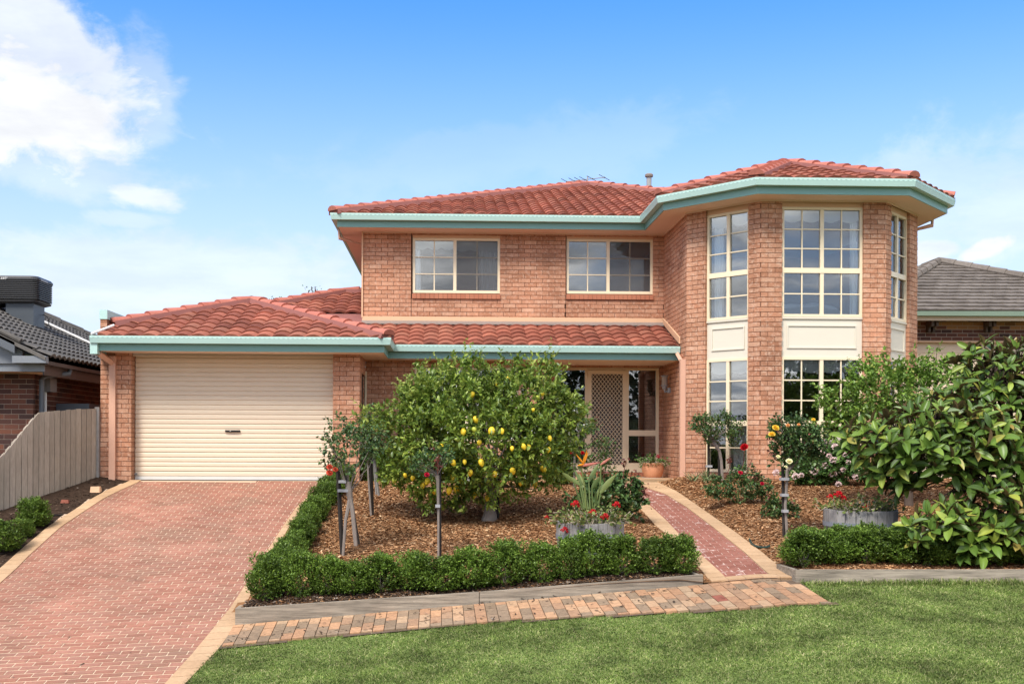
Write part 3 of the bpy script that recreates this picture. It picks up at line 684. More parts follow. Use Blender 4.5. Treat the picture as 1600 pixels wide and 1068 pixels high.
chosen = {i for i in order[:300] if vis_score(BRICKS[i]) > 0}
hl = Vector(house.location); rest = {}
for i, b in enumerate(BRICKS):
    fr, u0, u1, z0, z1, w = b
    if i in chosen:
        o = bpy.data.objects.new('brick', fullme); c = Vector(fr.pt((u0+u1)/2, rnd.uniform(-.002, .001), (z0+z1)/2))
        o.location = c - hl; o.rotation_euler = (0, 0, fr.ang()); link(o, w)
    else:
        V, F = rest.setdefault(w.name, ([], [], w))[:2]; k = len(V); j = rnd.uniform(-.002, .001)
        V += [fr.pt(u, d+j, z) for u, d, z in brick_v(u0, u1, z0, z1)]; F += [tuple(q+k for q in f) for f in BF]
for V, F, w in rest.values(): obj('brick', V, F, M['brick'], w, kind='stuff')
def sill(fr, u0, u1, z1, parent):
    n = int(round((u1-u0)/.09)); st = (u1-u0)/n
    for i in range(n):
        a, b = u0+i*st+.004, u0+(i+1)*st-.004; p = fr.pt
        P = [p(a,-.035,z1-.115),p(b,-.035,z1-.115),p(b,.08,z1-.115),p(a,.08,z1-.115),p(a,-.035,z1-.022),p(b,-.035,z1-.022),p(b,.08,z1),p(a,.08,z1)]
        obj('sill_brick', P, BF, M['brick_sill'], parent)
    mb = MB(); mb.fbox(fr, u0, u1, z1-.112, z1-.030, -.026, .08); mb.build('sill_bed', M['mortar'], parent)

# --------------------------- windows
def window(fr, u0, u1, z0, z1, cells, bars_v, bars_h, d=.055, fw=.045, screen=None, sillw=None, name='window', mull=(), trans=()):
    """frame with mullions at u, transoms at z, thin bars; one pane per opening in cells"""
    mb = MB(); f = fr
    mb.fbox(f, u0, u0+fw, z0, z1, d-.01, d+.06); mb.fbox(f, u1-fw, u1, z0, z1, d-.01, d+.06)
    mb.fbox(f, u0+fw, u1-fw, z1-fw, z1, d-.012, d+.058); mb.fbox(f, u0+fw, u1-fw, z0, z0+fw*1.1, d-.016, d+.058)
    for u in mull: mb.fbox(f, u-.032, u+.032, z0+fw, z1-fw, d-.006, d+.055)
    for z in trans: mb.fbox(f, u0+fw, u1-fw, z-.045, z+.045, d-.014, d+.054)
    w = mb.build(name, M['cream'], house)
    for (a, b, c, e) in cells:
        p = f.pt; x = .003
        mb = MB(); mb.fbox(f, a-x, b+x, c-x, e+x, d+.028, d+.032); mb.build('pane', M['glass'], w)
    mb = MB()
    for (u, c, e) in bars_v: mb.fbox(f, u-.011, u+.011, c, e, d+.010, d+.026)
    for (z, a, b) in bars_h: mb.fbox(f, a, b, z-.011, z+.011, d+.008, d+.024)
    if mb.n: mb.build('glazing_bar', M['cream'], w)
    if screen:
        mb = MB(); a, b, c, e = screen; q = .028
        mb.fbox(f, a, b, c, e, d+.001, d+.003); mb.build('fly_screen', M['screen'], w)
    return w
def sliding(fr, W):
    u0, u1, z0, z1 = W; fw = .05; um = (u0+u1)/2 - .03; a0, a1, b0, b1 = u0+fw, um-.03, um+.03, u1-fw; c, e = z0+fw, z1-fw
    h = (e-c)/3; bv = [((a0+a1)/2, c, e), ((b0+b1)/2, c, e)]; bh = [(c+h*i, p, q) for i in (1, 2) for p, q in ((a0, a1), (b0, b1))]
    w = window(fr, u0, u1, z0, z1, [(a0, a1, c, e), (b0, b1, c, e)], bv, bh, fw=fw, mull=(um,), screen=(b0, b1, c, e))
    sill(fr, u0-.01, u1+.01, z0-.006, w); return w
w1 = sliding(fMain, W1); w2 = sliding(fMain, W2)
lint = MB()
for W in (W1, W2): lint.fbox(fMain, W[0], W[1], W[3]+.002, SOF-.002, .02, .09)
lint.build('lintel', M['flash'], house)
def bay(fr, u0, u1, ncol):
    d = .06; fw = .045; um = (u0+u1)/2; out = []
    for (z0, z1, tz) in ((2.17, 4.095, 2.985), (BW_, 1.464, .305)):
        a0, a1, b0, b1 = u0+fw, um-.03, um+.03, u1-fw; hi0, hi1, lo0, lo1 = tz+.045, z1-fw, z0+fw, tz-.045
        cells = [(a0, a1, hi0, hi1), (b0, b1, hi0, hi1), (a0, a1, lo0, lo1), (b0, b1, lo0, lo1)]
        bv = []
        if ncol == 4: bv = [((p+q)/2, c, e) for p, q in ((a0, a1), (b0, b1)) for c, e in ((lo0, lo1), (hi0, hi1))]
        bh = [(hi0+(hi1-hi0)*i/3, p, q) for i in (1, 2) for p, q in ((a0, a1), (b0, b1))] + [((lo0+lo1)/2, p, q) for p, q in ((a0, a1), (b0, b1))]
        out.append(window(fr, u0, u1, z0, z1, cells, bv, bh, d=d, fw=fw, mull=(um,), trans=(tz,)))
    mb = MB(); mb.fbox(fr, u0, u1, 1.466, 2.168, d+.004, d+.06); mb.fbox(fr, u0, u1, 2.135, 2.166, d-.02, d+.003)
    pn = mb.build('spandrel_panel', M['panelc'], house)
    a, b, c, e = u0+.10, u1-.10, 1.62, 2.03; t_ = .022; mb = MB()
    mb.fbox(fr, a, b, e-t_, e, d-.014, d+.004); mb.fbox(fr, a, b, c, c+t_, d-.014, d+.004); mb.fbox(fr, a, a+t_, c+t_, e-t_, d-.014, d+.004); mb.fbox(fr, b-t_, b, c+t_, e-t_, d-.014, d+.004)
    mb.build('panel_moulding', M['panelc'], pn)
    mb = MB(); mb.fbox(fr, u0, u1, 4.097, SOF-.002, .05, .11); mb.build('lintel', M['flash'], house)
bay(fB, uB0, uB1, 2); bay(fC, uC0, uC1, 4); bay(fD, uD0, uD1, 2)
# porch window
u0, u1, z0, z1 = PWn; um = (u0+u1)/2
window(fPorch, u0, u1, z0, z1, [(u0+.05, um-.03, z0+.05, z1-.05), (um+.03, u1-.05, z0+.05, z1-.05)], [], [], fw=.05, mull=(um,))
# entry: side lights and screen door
d = .05; u0, u1, z0, z1 = EN; ua, ub = 2.80-XR_, 3.70-XR_
mb = MB()
for (a, b) in ((u0, u0+.05), (ua, ua+.055), (ub-.055, ub), (u1-.06, u1)): mb.fbox(fEnt, a, b, z0, z1-.05, d, d+.08)
mb.fbox(fEnt, u0, u1, z1-.05, z1, d-.004, d+.08); mb.fbox(fEnt, u0+.05, ua, z0, z0+.19, d+.003, d+.07); mb.fbox(fEnt, ub, u1-.06, z0, z0+.19, d+.003, d+.07)
mb.fbox(fEnt, ub, u1-.06, .085, .20, d+.003, d+.07)
ef = mb.build('entry_frame', M['cream'], house)
for (a, b, c, e) in ((u0+.05, ua, z0+.19, z1-.05), (ub, u1-.06, .20, z1-.05), (ub, u1-.06, z0+.19, .085)):
    mb = MB(); mb.fbox(fEnt, a, b, c, e, d+.04, d+.045); mb.build('pane', M['glass'], ef)
a, b, c, e = ua+.055, ub-.055, z0+.02, z1-.055; mb = MB(); fw = .075
mb.fbox(fEnt, a, a+fw, c, e, d-.02, d+.015); mb.fbox(fEnt, b-fw, b, c, e, d-.02, d+.015); mb.fbox(fEnt, a+fw, b-fw, e-fw, e, d-.018, d+.013); mb.fbox(fEnt, a+fw, b-fw, c, c+.13, d-.018, d+.013)
sd = mb.build('screen_door', M['cream'], house)
la, lb, lc, le = a+fw, b-fw, c+.13, e-fw; mb = MB(); step = .076; hh = 1.28
k = -40
while k < 60:                            # diamond grille: flat bars clipped to the opening
    for sgn in (1, -1):
        x0 = la + k*step; pts = []
        # line u = x0 + sgn*(z-lc)/hh
        zz0, zz1 = lc, le; uu0, uu1 = x0, x0 + sgn*(le-lc)/hh
        lo, hi = 0., 1.; du = uu1-uu0
        for (bound, side_) in ((la, 1), (lb, -1)):
            if abs(du) < 1e-9: continue
            tcut = (bound-uu0)/du
            if (side_*du) > 0: lo = max(lo, tcut)
            else: hi = min(hi, tcut)
        if hi-lo > .004:
            A = (uu0+du*lo, lc+(le-lc)*lo); B = (uu0+du*hi, lc+(le-lc)*hi); t_ = .0062
            mb.hexa([fEnt.pt(A[0]-t_, d-.006, A[1]), fEnt.pt(A[0]+t_, d-.006, A[1]), fEnt.pt(A[0]+t_, d-.001, A[1]), fEnt.pt(A[0]-t_, d-.001, A[1]),
                     fEnt.pt(B[0]-t_, d-.006, B[1]), fEnt.pt(B[0]+t_, d-.006, B[1]), fEnt.pt(B[0]+t_, d-.001, B[1]), fEnt.pt(B[0]-t_, d-.001, B[1])])
    k += 1
mb.build('diamond_grille', M['cream'], sd)
mb = MB(); mb.fbox(fEnt, la, lb, lc, le, d+.004, d+.006); mb.build('fly_screen', M['screen'], sd)
mb = MB(); mb.fbox(fEnt, a, b, z0, z1-.06, d+.06, d+.10); mb.build('front_door', plain('dark_door', (.10,.065,.045), .5, .3), house)
mb = MB(); mb.box(XR_-.2, X0-.02, 20.9, Yb-.02, Z(-.90), Z(-.748)); mb.build('porch_slab', M['border'], house)
mb = MB(); mb.fbox(fEnt, u0, u1, BASE-.02, z0-.002, -.03, .1); mb.build('door_step', M['brick_sill'], house)

# --------------------------- roller door
mb = MB(); YD = GY+.24; n = 0; prof = []; z = BASE+.07
while z < SOF2-.02:
    prof += [(z, 0), (z+.012, -.012), (z+.062, -.012), (z+.074, 0), (z+.084, .004)]; z += .086
V, F = [], []
for i, (zq, dy_) in enumerate(prof): V += [(D0+.012, YD+dy_, Z(zq)), (D1-.012, YD+dy_, Z(zq))]
F = [(2*i, 2*i+1, 2*i+3, 2*i+2) for i in range(len(prof)-1)]
rd = obj('roller_door', V, F, M['roller'], house)
mb = MB(); mb.box(D0+.012, D1-.012, YD-.02, YD+.02, Z(BASE+.005), Z(BASE+.068)); mb.build('bottom_rail', M['rail'], rd)
hx = at(364, 673, YD)
mb = MB(); mb.box(hx[0]-.135, hx[0]+.135, YD-.035, YD-.013, hx[2]-.018, hx[2]+.018); mb.box(hx[0]-.11, hx[0]+.11, YD-.05, YD-.035, hx[2]-.010, hx[2]+.012); mb.build('door_handle', M['black'], rd)
mb = MB(); mb.lathe((0, 0, 0), [(0, 0), (.008, 0)], 8); V = [(hx[0]-.04+v[0], YD-.0515, hx[2]+v[1]) for v in mb.V]; obj('lock_badge', V, mb.F, M['white'], rd)
sx = at(211, 740, YD); mb = MB(); mb.box(sx[0]-.045, sx[0]+.045, YD-.0165, YD-.0135, sx[2]-.016, sx[2]+.016); mb.build('door_sticker', M['grey'], rd)
mb = MB(); mb.box(D0, D1, GY+.10, GY+.22, Z(SOF2-.05), Z(SOF2+.03)); mb.build('door_head', M['roller'], rd)
mb = MB(); mb.box(GR-.05, GR-.04, GY+.45, GY+1.30, Z(BASE), Z(1.2)); mb.build('side_door', M['black'], house)
mb = MB(); mb.box(GR-.012, GR+.03, GY+1.30, GY+1.36, Z(BASE), Z(1.3)); mb.build('side_door_frame', M['cream'], house)

# --------------------------- sweeps along eaves
def offs(P, o):
    P = [np.array(p, float) for p in P]; R = []
    for i, q in enumerate(P):
        ns = []
        if i > 0: d_ = q-P[i-1]; d_ /= np.linalg.norm(d_); ns.append(np.array([d_[1], -d_[0]]))
        if i < len(P)-1: d_ = P[i+1]-q; d_ /= np.linalg.norm(d_); ns.append(np.array([d_[1], -d_[0]]))
        R.append(q + (o*ns[0] if len(ns) == 1 else o*(ns[0]+ns[1])/(1+ns[0]@ns[1])))
    return R
def sweep(name, P, prof, mat, parent=None, closed=True):
    """prof: (offset, z) loop swept along P with mitred corners"""
    rings = [[(q[0], q[1], z+ZC) for q, z in [(offs(P, o)[i], z) for o, z in prof]] for i in range(len(P))]
    V = [v for r in rings for v in r]; m_ = len(prof); F = []
    for i in range(len(P)-1):
        for j in range(m_ if closed else m_-1): F.append((i*m_+j, i*m_+(j+1) % m_, (i+1)*m_+(j+1) % m_, (i+1)*m_+j))
    if closed: F += [tuple(range(m_-1, -1, -1)), tuple(range((len(P)-1)*m_, len(P)*m_))]
    return obj(name, V, F, mat, parent or house)
def gutter(P, o, top, prof_parent=None):
    g = sweep('gutter', P, [(o-.125, top-.125), (o-.02, top-.125), (o-.002, top-.045), (o, top-.04), (o, top), (o-.010, top), (o-.014, top-.03), (o-.03, top-.10), (o-.115, top-.10), (o-.125, top)], M['teal'])
    Q = offs(P, o+.0012); mb = MB()
    for a, b in zip(Q[:-1], Q[1:]):
        fr = Frame(a, b); u = .05
        while u < fr.len-.05:
            if np.linalg.norm(fr.p+fr.u*u) < 24: mb.fbox(fr, u, u+.035, top-.032, top-.027, -.001, .004)
            u += .082
    mb.build('gutter_slot', M['slot'], g); return g
def fascia(P, o, top, bot): return sweep('fascia', P, [(o, top), (o, bot), (o-.022, bot), (o-.022, top)], M['teal_shaded'])
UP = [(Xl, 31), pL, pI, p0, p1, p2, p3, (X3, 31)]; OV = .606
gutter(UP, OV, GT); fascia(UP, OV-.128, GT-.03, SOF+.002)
sweep('soffit', UP, [(-.05, SOF+.012), (OV-.15, SOF+.012), (OV-.15, SOF), (-.05, SOF)], M['soffit'])
sweep('soffit_mould', UP, [(-.001, SOF-.001), (.022, SOF-.001), (.022, SOF-.022), (-.001, SOF-.022)], M['soffit'])
EY, PY_ = 19.39, 20.80; GXL, GXR = -6.133, -1.004
LOW = [(GXL-.09, EY+.60), (GXR-.6, EY+.60), (GXR-.6, PY_+.60), (X0-.012, PY_+.60)]
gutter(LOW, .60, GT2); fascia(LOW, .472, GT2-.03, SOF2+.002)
mb = MB(); mb.box(GXL+.05, GXR-.14, EY+.15, EY+.62, Z(SOF2), Z(SOF2+.012)); mb.box(GR, GXR-.14, EY+.62, PY_+.15, Z(SOF2), Z(SOF2+.012)); mb.box(GR, X0-.005, PY_+.15, Yb-.005, Z(SOF2), Z(SOF2+.012)); mb.build('soffit', M['soffit'], house)
# parapet on the boundary with its teal capping and box
mb = MB(); mb.box(GL, GL+.12, GY-.02, 30, Z(SOF2), Z(2.12)); pw = mb.build('parapet_wall', M['mortar'], house)
fP_ = Frame((GL, GY-.03), (GL+.12, GY-.03)); mb = MB()
zq = 1.47
while zq < 2.1: mb.fbox(fP_, .0, .12, zq, zq+.076, 0, .02); zq += CB
mb.build('brick', M['brick'], pw)
mb = MB(); mb.box(GL-.01, GL+.13, GY-.05, 30, Z(2.12), Z(2.285)); mb.build('parapet_cap', M['teal'], house)
mb = MB(); mb.box(GL-.01, GL+.115, EY+.05, GY-.035, Z(1.46), Z(1.645)); mb.build('gutter_box', M['teal'], house)
mb = MB(); mb.tube([(GL+.02, EY+.02, Z(1.80)), (GL+.28, EY+.45, Z(2.0))], .022, 6); mb.build('barge_strip', M['white'], house)
# downpipes
mb = MB(); xq = at(177, 600, GY)[0]
mb.box(xq-.055, xq+.055, GY-.075, GY-.005, Z(BASE-.1), Z(SOF2-.06)); a = np.array([xq, GY-.04, Z(1.34)]); b = np.array([xq-.13, EY+.20, Z(1.48)]); mb.tube([a, b], .06, 4); mb.build('downpipe', M['pipe'], house)
mb = MB(); xq = at(1065, 640, Y0)[0]; xq = X0-.055
mb.box(xq-.05, xq+.05, Y0+.02, Y0+.12, Z(BASE-.05), Z(SOF2-.02)); mb.tube([(xq, Y0+.07, Z(SOF2-.08)), (xq, PY_+.05, Z(1.64))], .045, 4)
mb.box(xq-.06, xq+.10, Y0-.05, Y0+.10, Z(BASE-.06), Z(BASE+.03)); mb.build('downpipe', M['pipe'], house)
for (x, y, xe) in ((X3+.55, Y0+.62, X3+.02), (Xl-.52, Yb+.4, Xl-.02)):
    mb = MB(); mb.tube([(x, y, Z(GT-.12)), (x, y, Z(SOF-.06)), (xe, y+.05, Z(SOF-.20)), (xe, y+.05, Z(2.4))], .04, 6); mb.build('downpipe', M['pipe'], house)
mb = MB(); mb.lathe(tuple(at(1409, 356, 20.3)), [(.0, 0)], 3)

# --------------------------- roofs
TP = .335
W_T, E_T = .285, .318                   # tile cover width, course length along the slope
CT = math.cos(math.atan(TP)); ST = math.sin(math.atan(TP))
def tile_shape(w, l, hgt=.044, lip=.034, n=9):
    xs_ = np.linspace(-w/2, w/2, n); hz = hgt*np.abs(np.cos(np.pi*xs_/w))**.85
    # local: x across, y up the slope, z normal to the slope
    top0 = [(x, -.045, h+lip) for x, h in zip(xs_, hz)]; top1 = [(x, l, h+.004) for x, h in zip(xs_, hz)]; bot0 = [(x, -.04, max(h-.012, 0)) for x, h in zip(xs_, hz)]
    V = top0+top1+bot0+top0; F = [(i, i+1, n+i+1, n+i) for i in range(n-1)] + [(2*n+i, 2*n+i+1, 3*n+i+1, 3*n+i) for i in range(n-1)]
    return V, F
TV, TF = tile_shape(W_T, E_T)
TVn = np.array(TV)
tile_me = np_mesh('roof_tile', TV, TF, True); tile_me.materials.append(M['tile'])
TILES = []
def roof_plane(p, q, z0, poly, tiles=True, parent=None, phase=0.0, W_T=W_T, stag=0.0):
    """eave from p to q (the roof rises to the left of that walk, away from the eave's outside); poly in plan"""
    fr = Frame(p, q); pts = [np.array(v, float) for v in poly]
    hgt = lambda v: z0 + TP*(-(v-fr.p) @ fr.n)
    V = [(v[0], v[1], hgt(v)+ZC-.01) for v in pts]
    deck = obj('roof_deck', V + [(x, y, z-.03) for x, y, z in V], [tuple(range(len(V))), tuple(range(2*len(V)-1, len(V)-1, -1))], M['bedding'], parent or roof)
    if not tiles: return deck
    U = [(v-fr.p) @ fr.u for v in pts]; B = [-(v-fr.p) @ fr.n for v in pts]
    e = E_T*CT; rows_ = int(max(B)/e)+1
    R = Matrix(((fr.u[0], -fr.n[0]*CT, fr.n[0]*ST), (fr.u[1], -fr.n[1]*CT, fr.n[1]*ST), (0, ST, CT)))
    for r in range(rows_):
        b = r*e
        for k in range(int(min(U)/W_T)-1, int(max(U)/W_T)+2):
            u = (k+.5+(stag if r % 2 else 0))*W_T + phase; c2 = fr.p + fr.u*u - fr.n*(b+e/2)
            TILES.append(dict(ws=W_T/.285, fr=fr, u=u, b=b, z=z0+TP*b, R=R, poly=pts, c=c2))
    return deck
def inside_poly(pt, poly):
    s = 0
    for i in range(len(poly)):
        a, b = poly[i], poly[(i+1) % len(poly)]; cr = (b[0]-a[0])*(pt[1]-a[1]) - (b[1]-a[1])*(pt[0]-a[0])
        if abs(cr) < 1e-9: continue
        if s == 0: s = 1 if cr > 0 else -1
        elif (cr > 0) != (s > 0): return False
    return True
roof = sweep('roof', [(Xl, 31), pL, pI, p0], [(-.02, SOF+.10), (.02, SOF+.10), (.02, SOF+.06), (-.02, SOF+.06)], M['bedding'])
e0 = OV - .06
ax, ay = (Xl-e0 + X3+e0)/2, None; hw = (X3-Xl)/2+e0; ay = Yb-e0+hw; apex = np.array([ax, ay]); ZR = GT-.015
cFL, cFR, cBL, cBR = (Xl-e0, Yb-e0), (X3+e0, Yb-e0), (Xl-e0, Yb-e0+2*hw), (X3+e0, Yb-e0+2*hw)
roof_plane(cFL, cFR, ZR, [cFL, cFR, apex], W_T=.235); roof_plane(cBL, cFL, ZR, [cBL, cFL, apex], False); roof_plane(cFR, cBR, ZR, [cFR, cBR, apex], False); roof_plane(cBR, cBL, ZR, [cBR, cBL, apex], False)
bq = offs([pI, p0, p1, p2, p3, (X3, 31)], e0)[1:5]; by = Yc-e0+(X3-X0)/2+e0; bx = (X0+X3)/2; bap = np.array([bx, by])
bl, br = np.array([X0-e0, by]), np.array([X3+e0, by])
ridge_end = np.array([bx, Yb-e0 + ((X3-X0)/2+e0)])
roof_plane(bq[1], bq[2], ZR, [bq[1], bq[2], bap], phase=.05); roof_plane(bq[0], bq[1], ZR, [bq[0], bq[1], bap]); roof_plane(bq[2], bq[3], ZR, [bq[2], bq[3], bap])
roof_plane((X0-e0, 30), tuple(bq[0]), ZR, [(X0-e0, Yb-e0), bq[0], bap, ridge_end], False); roof_plane(tuple(bq[3]), (X3+e0, 30), ZR, [bq[3], (X3+e0, Yb), ridge_end, bap], False)
# lower roofs
Z2 = GT2-.015; g0 = .06; ey, py_ = EY+g0, PY_+g0; gL, gR = -6.904+g0, GXR-g0; gh = (gR-gL)/2; gap = np.array([(gL+gR)/2, ey+gh]); gend = np.array([(gL+gR)/2, py_+gh])
xc = GL+.13; yc = ey+(xc-gL)
roof_plane((gL, ey), (gR, ey), Z2, [(xc, ey), (gR, ey), gap, (xc, yc)], phase=.06)
roof_plane((gR, ey), (gR, 30), Z2, [(gR, ey), (gR, py_), gend, gap]); roof_plane((gL, 30), (gL, ey), Z2, [(xc, yc), gap, gend, (xc, gend[1]+2)], False)
rp = roof_plane((gR, py_), (X0, py_), Z2, [(gR, py_), (X0-.02, py_), (X0-.02, Yb-.03), (gR-(Yb-.03-py_), Yb-.03)], phase=.02)
xa, yr = -2.405, 25.6; xh = xa-(yr-(py_+gh)); 
roof_plane((gR, py_), (X0, py_), Z2, [(gR-(Yb-.03-py_), Yb-.03), (Xl-.01, Yb-.03), (Xl-.01, yr), (xa, yr), (xh, py_+gh), gend], phase=.02)
roof_plane((xa, yr+4.7), (xa, py_), Z2+.0, [(xa-.1, yr+.1), (xa-.1, yr+.2), (xa, yr+.2)], False)
zr2 = Z2+TP*(yr-py_); V = [(xa, yr, zr2), (Xl, yr, zr2), (Xl, yr+4, zr2-1.3), (xa-4, yr+4, zr2-1.3)]; obj('roof_deck', [(x, y, z+ZC-.01) for x, y, z in V], [(0, 1, 2, 3)], M['bedding'], roof)
# tiles: whole ones nearest the eye are objects, the rest are cut at hips and valleys
def tile_whole(T):
    for sx in (-.5, .5):
        for sy in (-.04, 1.0):
            p_ = T['fr'].p + T['fr'].u*(T['u']+sx*.285*T['ws']) - T['fr'].n*(T['b']+sy*E_T*CT)
            if sy < 0: p_ = p_ - T['fr'].n*.05
            if not inside_poly(p_, T['poly']): return False
    return True
whole, cut = [], []
for T in TILES:
    near = any(inside_poly(T['fr'].p + T['fr'].u*(T['u']+sx*.285*T['ws']) - T['fr'].n*(T['b']+sy*E_T*CT), T['poly']) for sx in (-.5, 0, .5) for sy in (0.02, .5, 1))
    if near: (whole if tile_whole(T) else cut).append(T)
whole.sort(key=lambda T: depth(np.array([T['c'][0], T['c'][1], 0])) + (6 if T['fr'].n[0] > .9 else 0)); rl = Vector(root_loc(roof))
def tpos(T): return Vector((*(T['fr'].p + T['fr'].u*T['u'] - T['fr'].n*T['b']), T['z']+ZC))
for T in whole[:300]:
    o = bpy.data.objects.new('roof_tile', tile_me); o.matrix_local = Matrix.Translation(tpos(T)-rl) @ T['R'].to_4x4() @ Matrix.Rotation(rnd.uniform(-.012, .012), 4, 'X') @ Matrix.Diagonal((T['ws'], 1, 1, 1)); link(o, roof)
groups = {}
for T in whole[300:]: groups.setdefault(None, []).append(T)
for T in cut: groups.setdefault(id(T['poly']), []).append(T)
for key, L_ in groups.items():
    V, F = [], []
    for T in L_:
        k = len(V); o_ = tpos(T); Rn = np.array(T['R']); V += [tuple(v) for v in ((TVn*[T['ws'], 1, 1]) @ Rn.T + np.array(o_))]; F += [tuple(i+k for i in f) for f in TF]
    me = np_mesh('roof_tile', np.array(V)-np.array(rl), F)
    if key is not None:
        poly = L_[0]['poly']; cen = sum(poly)/len(poly); bmx = bmesh.new(); bmx.from_mesh(me)
        for i in range(len(poly)):
            a, b = poly[i], poly[(i+1) % len(poly)]; d_ = b-a; n_ = np.array([d_[1], -d_[0]]); 
            if n_ @ (cen-a) > 0: n_ = -n_
            if np.linalg.norm(n_) < 1e-6: continue
            if abs(n_ @ L_[0]['fr'].u) < 1e-4*np.linalg.norm(n_) and n_ @ L_[0]['fr'].n > 0: continue      # not at the eave
            bmesh.ops.bisect_plane(bmx, geom=bmx.verts[:]+bmx.edges[:]+bmx.faces[:], plane_co=(a[0]-rl.x, a[1]-rl.y, 0), plane_no=(n_[0], n_[1], 0), clear_outer=True)
        bmx.to_mesh(me); bmx.free()
    me.polygons.foreach_set('use_smooth', np.ones(len(me.polygons), dtype=bool)); me.materials.append(M['tile'])
    o = bpy.data.objects.new('roof_tile', me); link(o, roof); o['kind'] = 'stuff'
# hip and ridge caps bedded in mortar
def cap_shape(l, r):
    n = 7; V = []
    for y, s, dz_ in ((-.03, 1.0, .03), (l, .86, 0)):
        for i in range(n):
            q = math.pi*(i/(n-1)); V.append((r*s*math.cos(q), y, r*s*.72*math.sin(q)+dz_))
    for i in range(n):
        q = math.pi*(i/(n-1)); V.append((r*.88*math.cos(q), -.03, r*.60*math.sin(q)+.03))
    k = len(V); V += V[:n]; return V, [(i, i+1, n+i+1, n+i) for i in range(n-1)] + [(2*n+i, 2*n+i+1, k+i+1, k+i) for i in range(n-1)] + [tuple(range(3*n-1, 2*n-1, -1))]
CVv, CF = cap_shape(.40, .135); cap_me = np_mesh('ridge_cap', CVv, CF, True); cap_me.materials.append(M['cap'])
def caps(a, b, step=.385):
    a, b = Vector(a), Vector(b); d_ = (b-a); n = max(1, int(round(d_.length/step))); d_.normalize(); x_ = d_.cross(Vector((0, 0, 1))).normalized(); z_ = x_.cross(d_)
    R = Matrix(((x_.x, d_.x, z_.x), (x_.y, d_.y, z_.y), (x_.z, d_.z, z_.z))).to_4x4(); s = (b-a).length/n
    for i in range(n):
        o = bpy.data.objects.new('ridge_cap', cap_me); o.matrix_local = Matrix.Translation(a + d_*(i*s) - rl) @ R @ Matrix.Rotation(rnd.uniform(-.02, .02), 4, 'Z'); link(o, roof)
    mb = MB(); w = x_*.16; h = z_*.045; dn = z_*-.05
    mb.hexa([a-w+dn, a+w+dn, b+w+dn, b-w+dn, a-w*.85+h, a+w*.85+h, b+w*.85+h, b-w*.85+h]); mb.build('cap_bedding', M['bedding'], roof)
def P3(v, z, up=.045): return (v[0], v[1], z+ZC+up)
zA, zB, zG = ZR+TP*hw, ZR+TP*((X3-X0)/2+e0), Z2+TP*gh
for c_ in (cFL, cFR): caps(P3(c_, ZR), P3(apex, zA))
for c_ in bq: caps(P3(c_, ZR), P3(bap, zB))
caps(P3(ridge_end, zB), P3(bap, zB))
caps(P3((xc, yc), Z2+TP*(xc-gL)), P3(gap, zG)); caps(P3((gR, ey), Z2), P3(gap, zG)); caps(P3(gend, zG), P3(gap, zG))
caps(P3((xh, py_+gh), Z2+TP*gh), P3((xa, yr), zr2)); caps(P3((Xl-.02, yr), zr2), P3((xa, yr), zr2))
# flashing where the porch roof meets the walls
zf = Z2+TP*(Yb-py_)
mb = MB(); mb.box(Xl-.01, X0-.0, Yb-.035, Yb-.002, Z(zf+.075), Z(zf+.175)); mb.build('flashing', M['flash'], house)
mb = MB(); mb.hexa([(Xl-.02, Yb-.16, Z(zf+.01)), (X0, Yb-.16, Z(zf+.01)), (X0, Yb-.02, Z(zf+.03)), (Xl-.02, Yb-.02, Z(zf+.03)), (Xl-.02, Yb-.15, Z(zf+.045)), (X0, Yb-.15, Z(zf+.045)), (X0, Yb-.02, Z(zf+.10)), (Xl-.02, Yb-.02, Z(zf+.10))]); mb.build('lead_flashing', M['lead'], house)
mb = MB(); za = Z2+.03; zb = zf+.02
mb.hexa([(X0-.03, py_-.02, Z(za+.04)), (X0-.004, py_-.02, Z(za+.04)), (X0-.004, Yb-.04, Z(zb+.05)), (X0-.03, Yb-.04, Z(zb+.05)), (X0-.03, py_-.02, Z(za+.16)), (X0-.004, py_-.02, Z(za+.16)), (X0-.004, Yb-.04, Z(zb+.16)), (X0-.03, Yb-.04, Z(zb+.16))]); mb.build('flashing', M['flash'], house)
mb = MB(); mb.box(Xl-.03, Xl+.0, Yb-.04, Yb+.06, Z(zf+.15), Z(SOF-.005)); mb.build('corner_strip', M['flash'], house)

# rooms behind the glass
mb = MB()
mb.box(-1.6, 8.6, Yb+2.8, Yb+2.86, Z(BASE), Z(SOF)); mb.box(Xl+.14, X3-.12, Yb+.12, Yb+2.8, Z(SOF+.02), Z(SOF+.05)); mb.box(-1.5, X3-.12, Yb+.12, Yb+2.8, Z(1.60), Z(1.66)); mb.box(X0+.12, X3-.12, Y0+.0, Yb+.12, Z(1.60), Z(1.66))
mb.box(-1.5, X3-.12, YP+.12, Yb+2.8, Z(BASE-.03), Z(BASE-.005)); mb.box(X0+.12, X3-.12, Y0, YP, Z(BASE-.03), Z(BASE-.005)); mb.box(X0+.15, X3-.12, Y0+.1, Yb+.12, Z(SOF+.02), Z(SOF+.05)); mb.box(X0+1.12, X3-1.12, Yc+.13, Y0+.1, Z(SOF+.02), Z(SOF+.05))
mb.box(X0+1.12, X3-1.12, Yc+.12, Y0, Z(1.60), Z(1.66)); mb.box(X0+1.12, X3-1.12, Yc+.12, Y0, Z(BASE-.03), Z(BASE-.005))
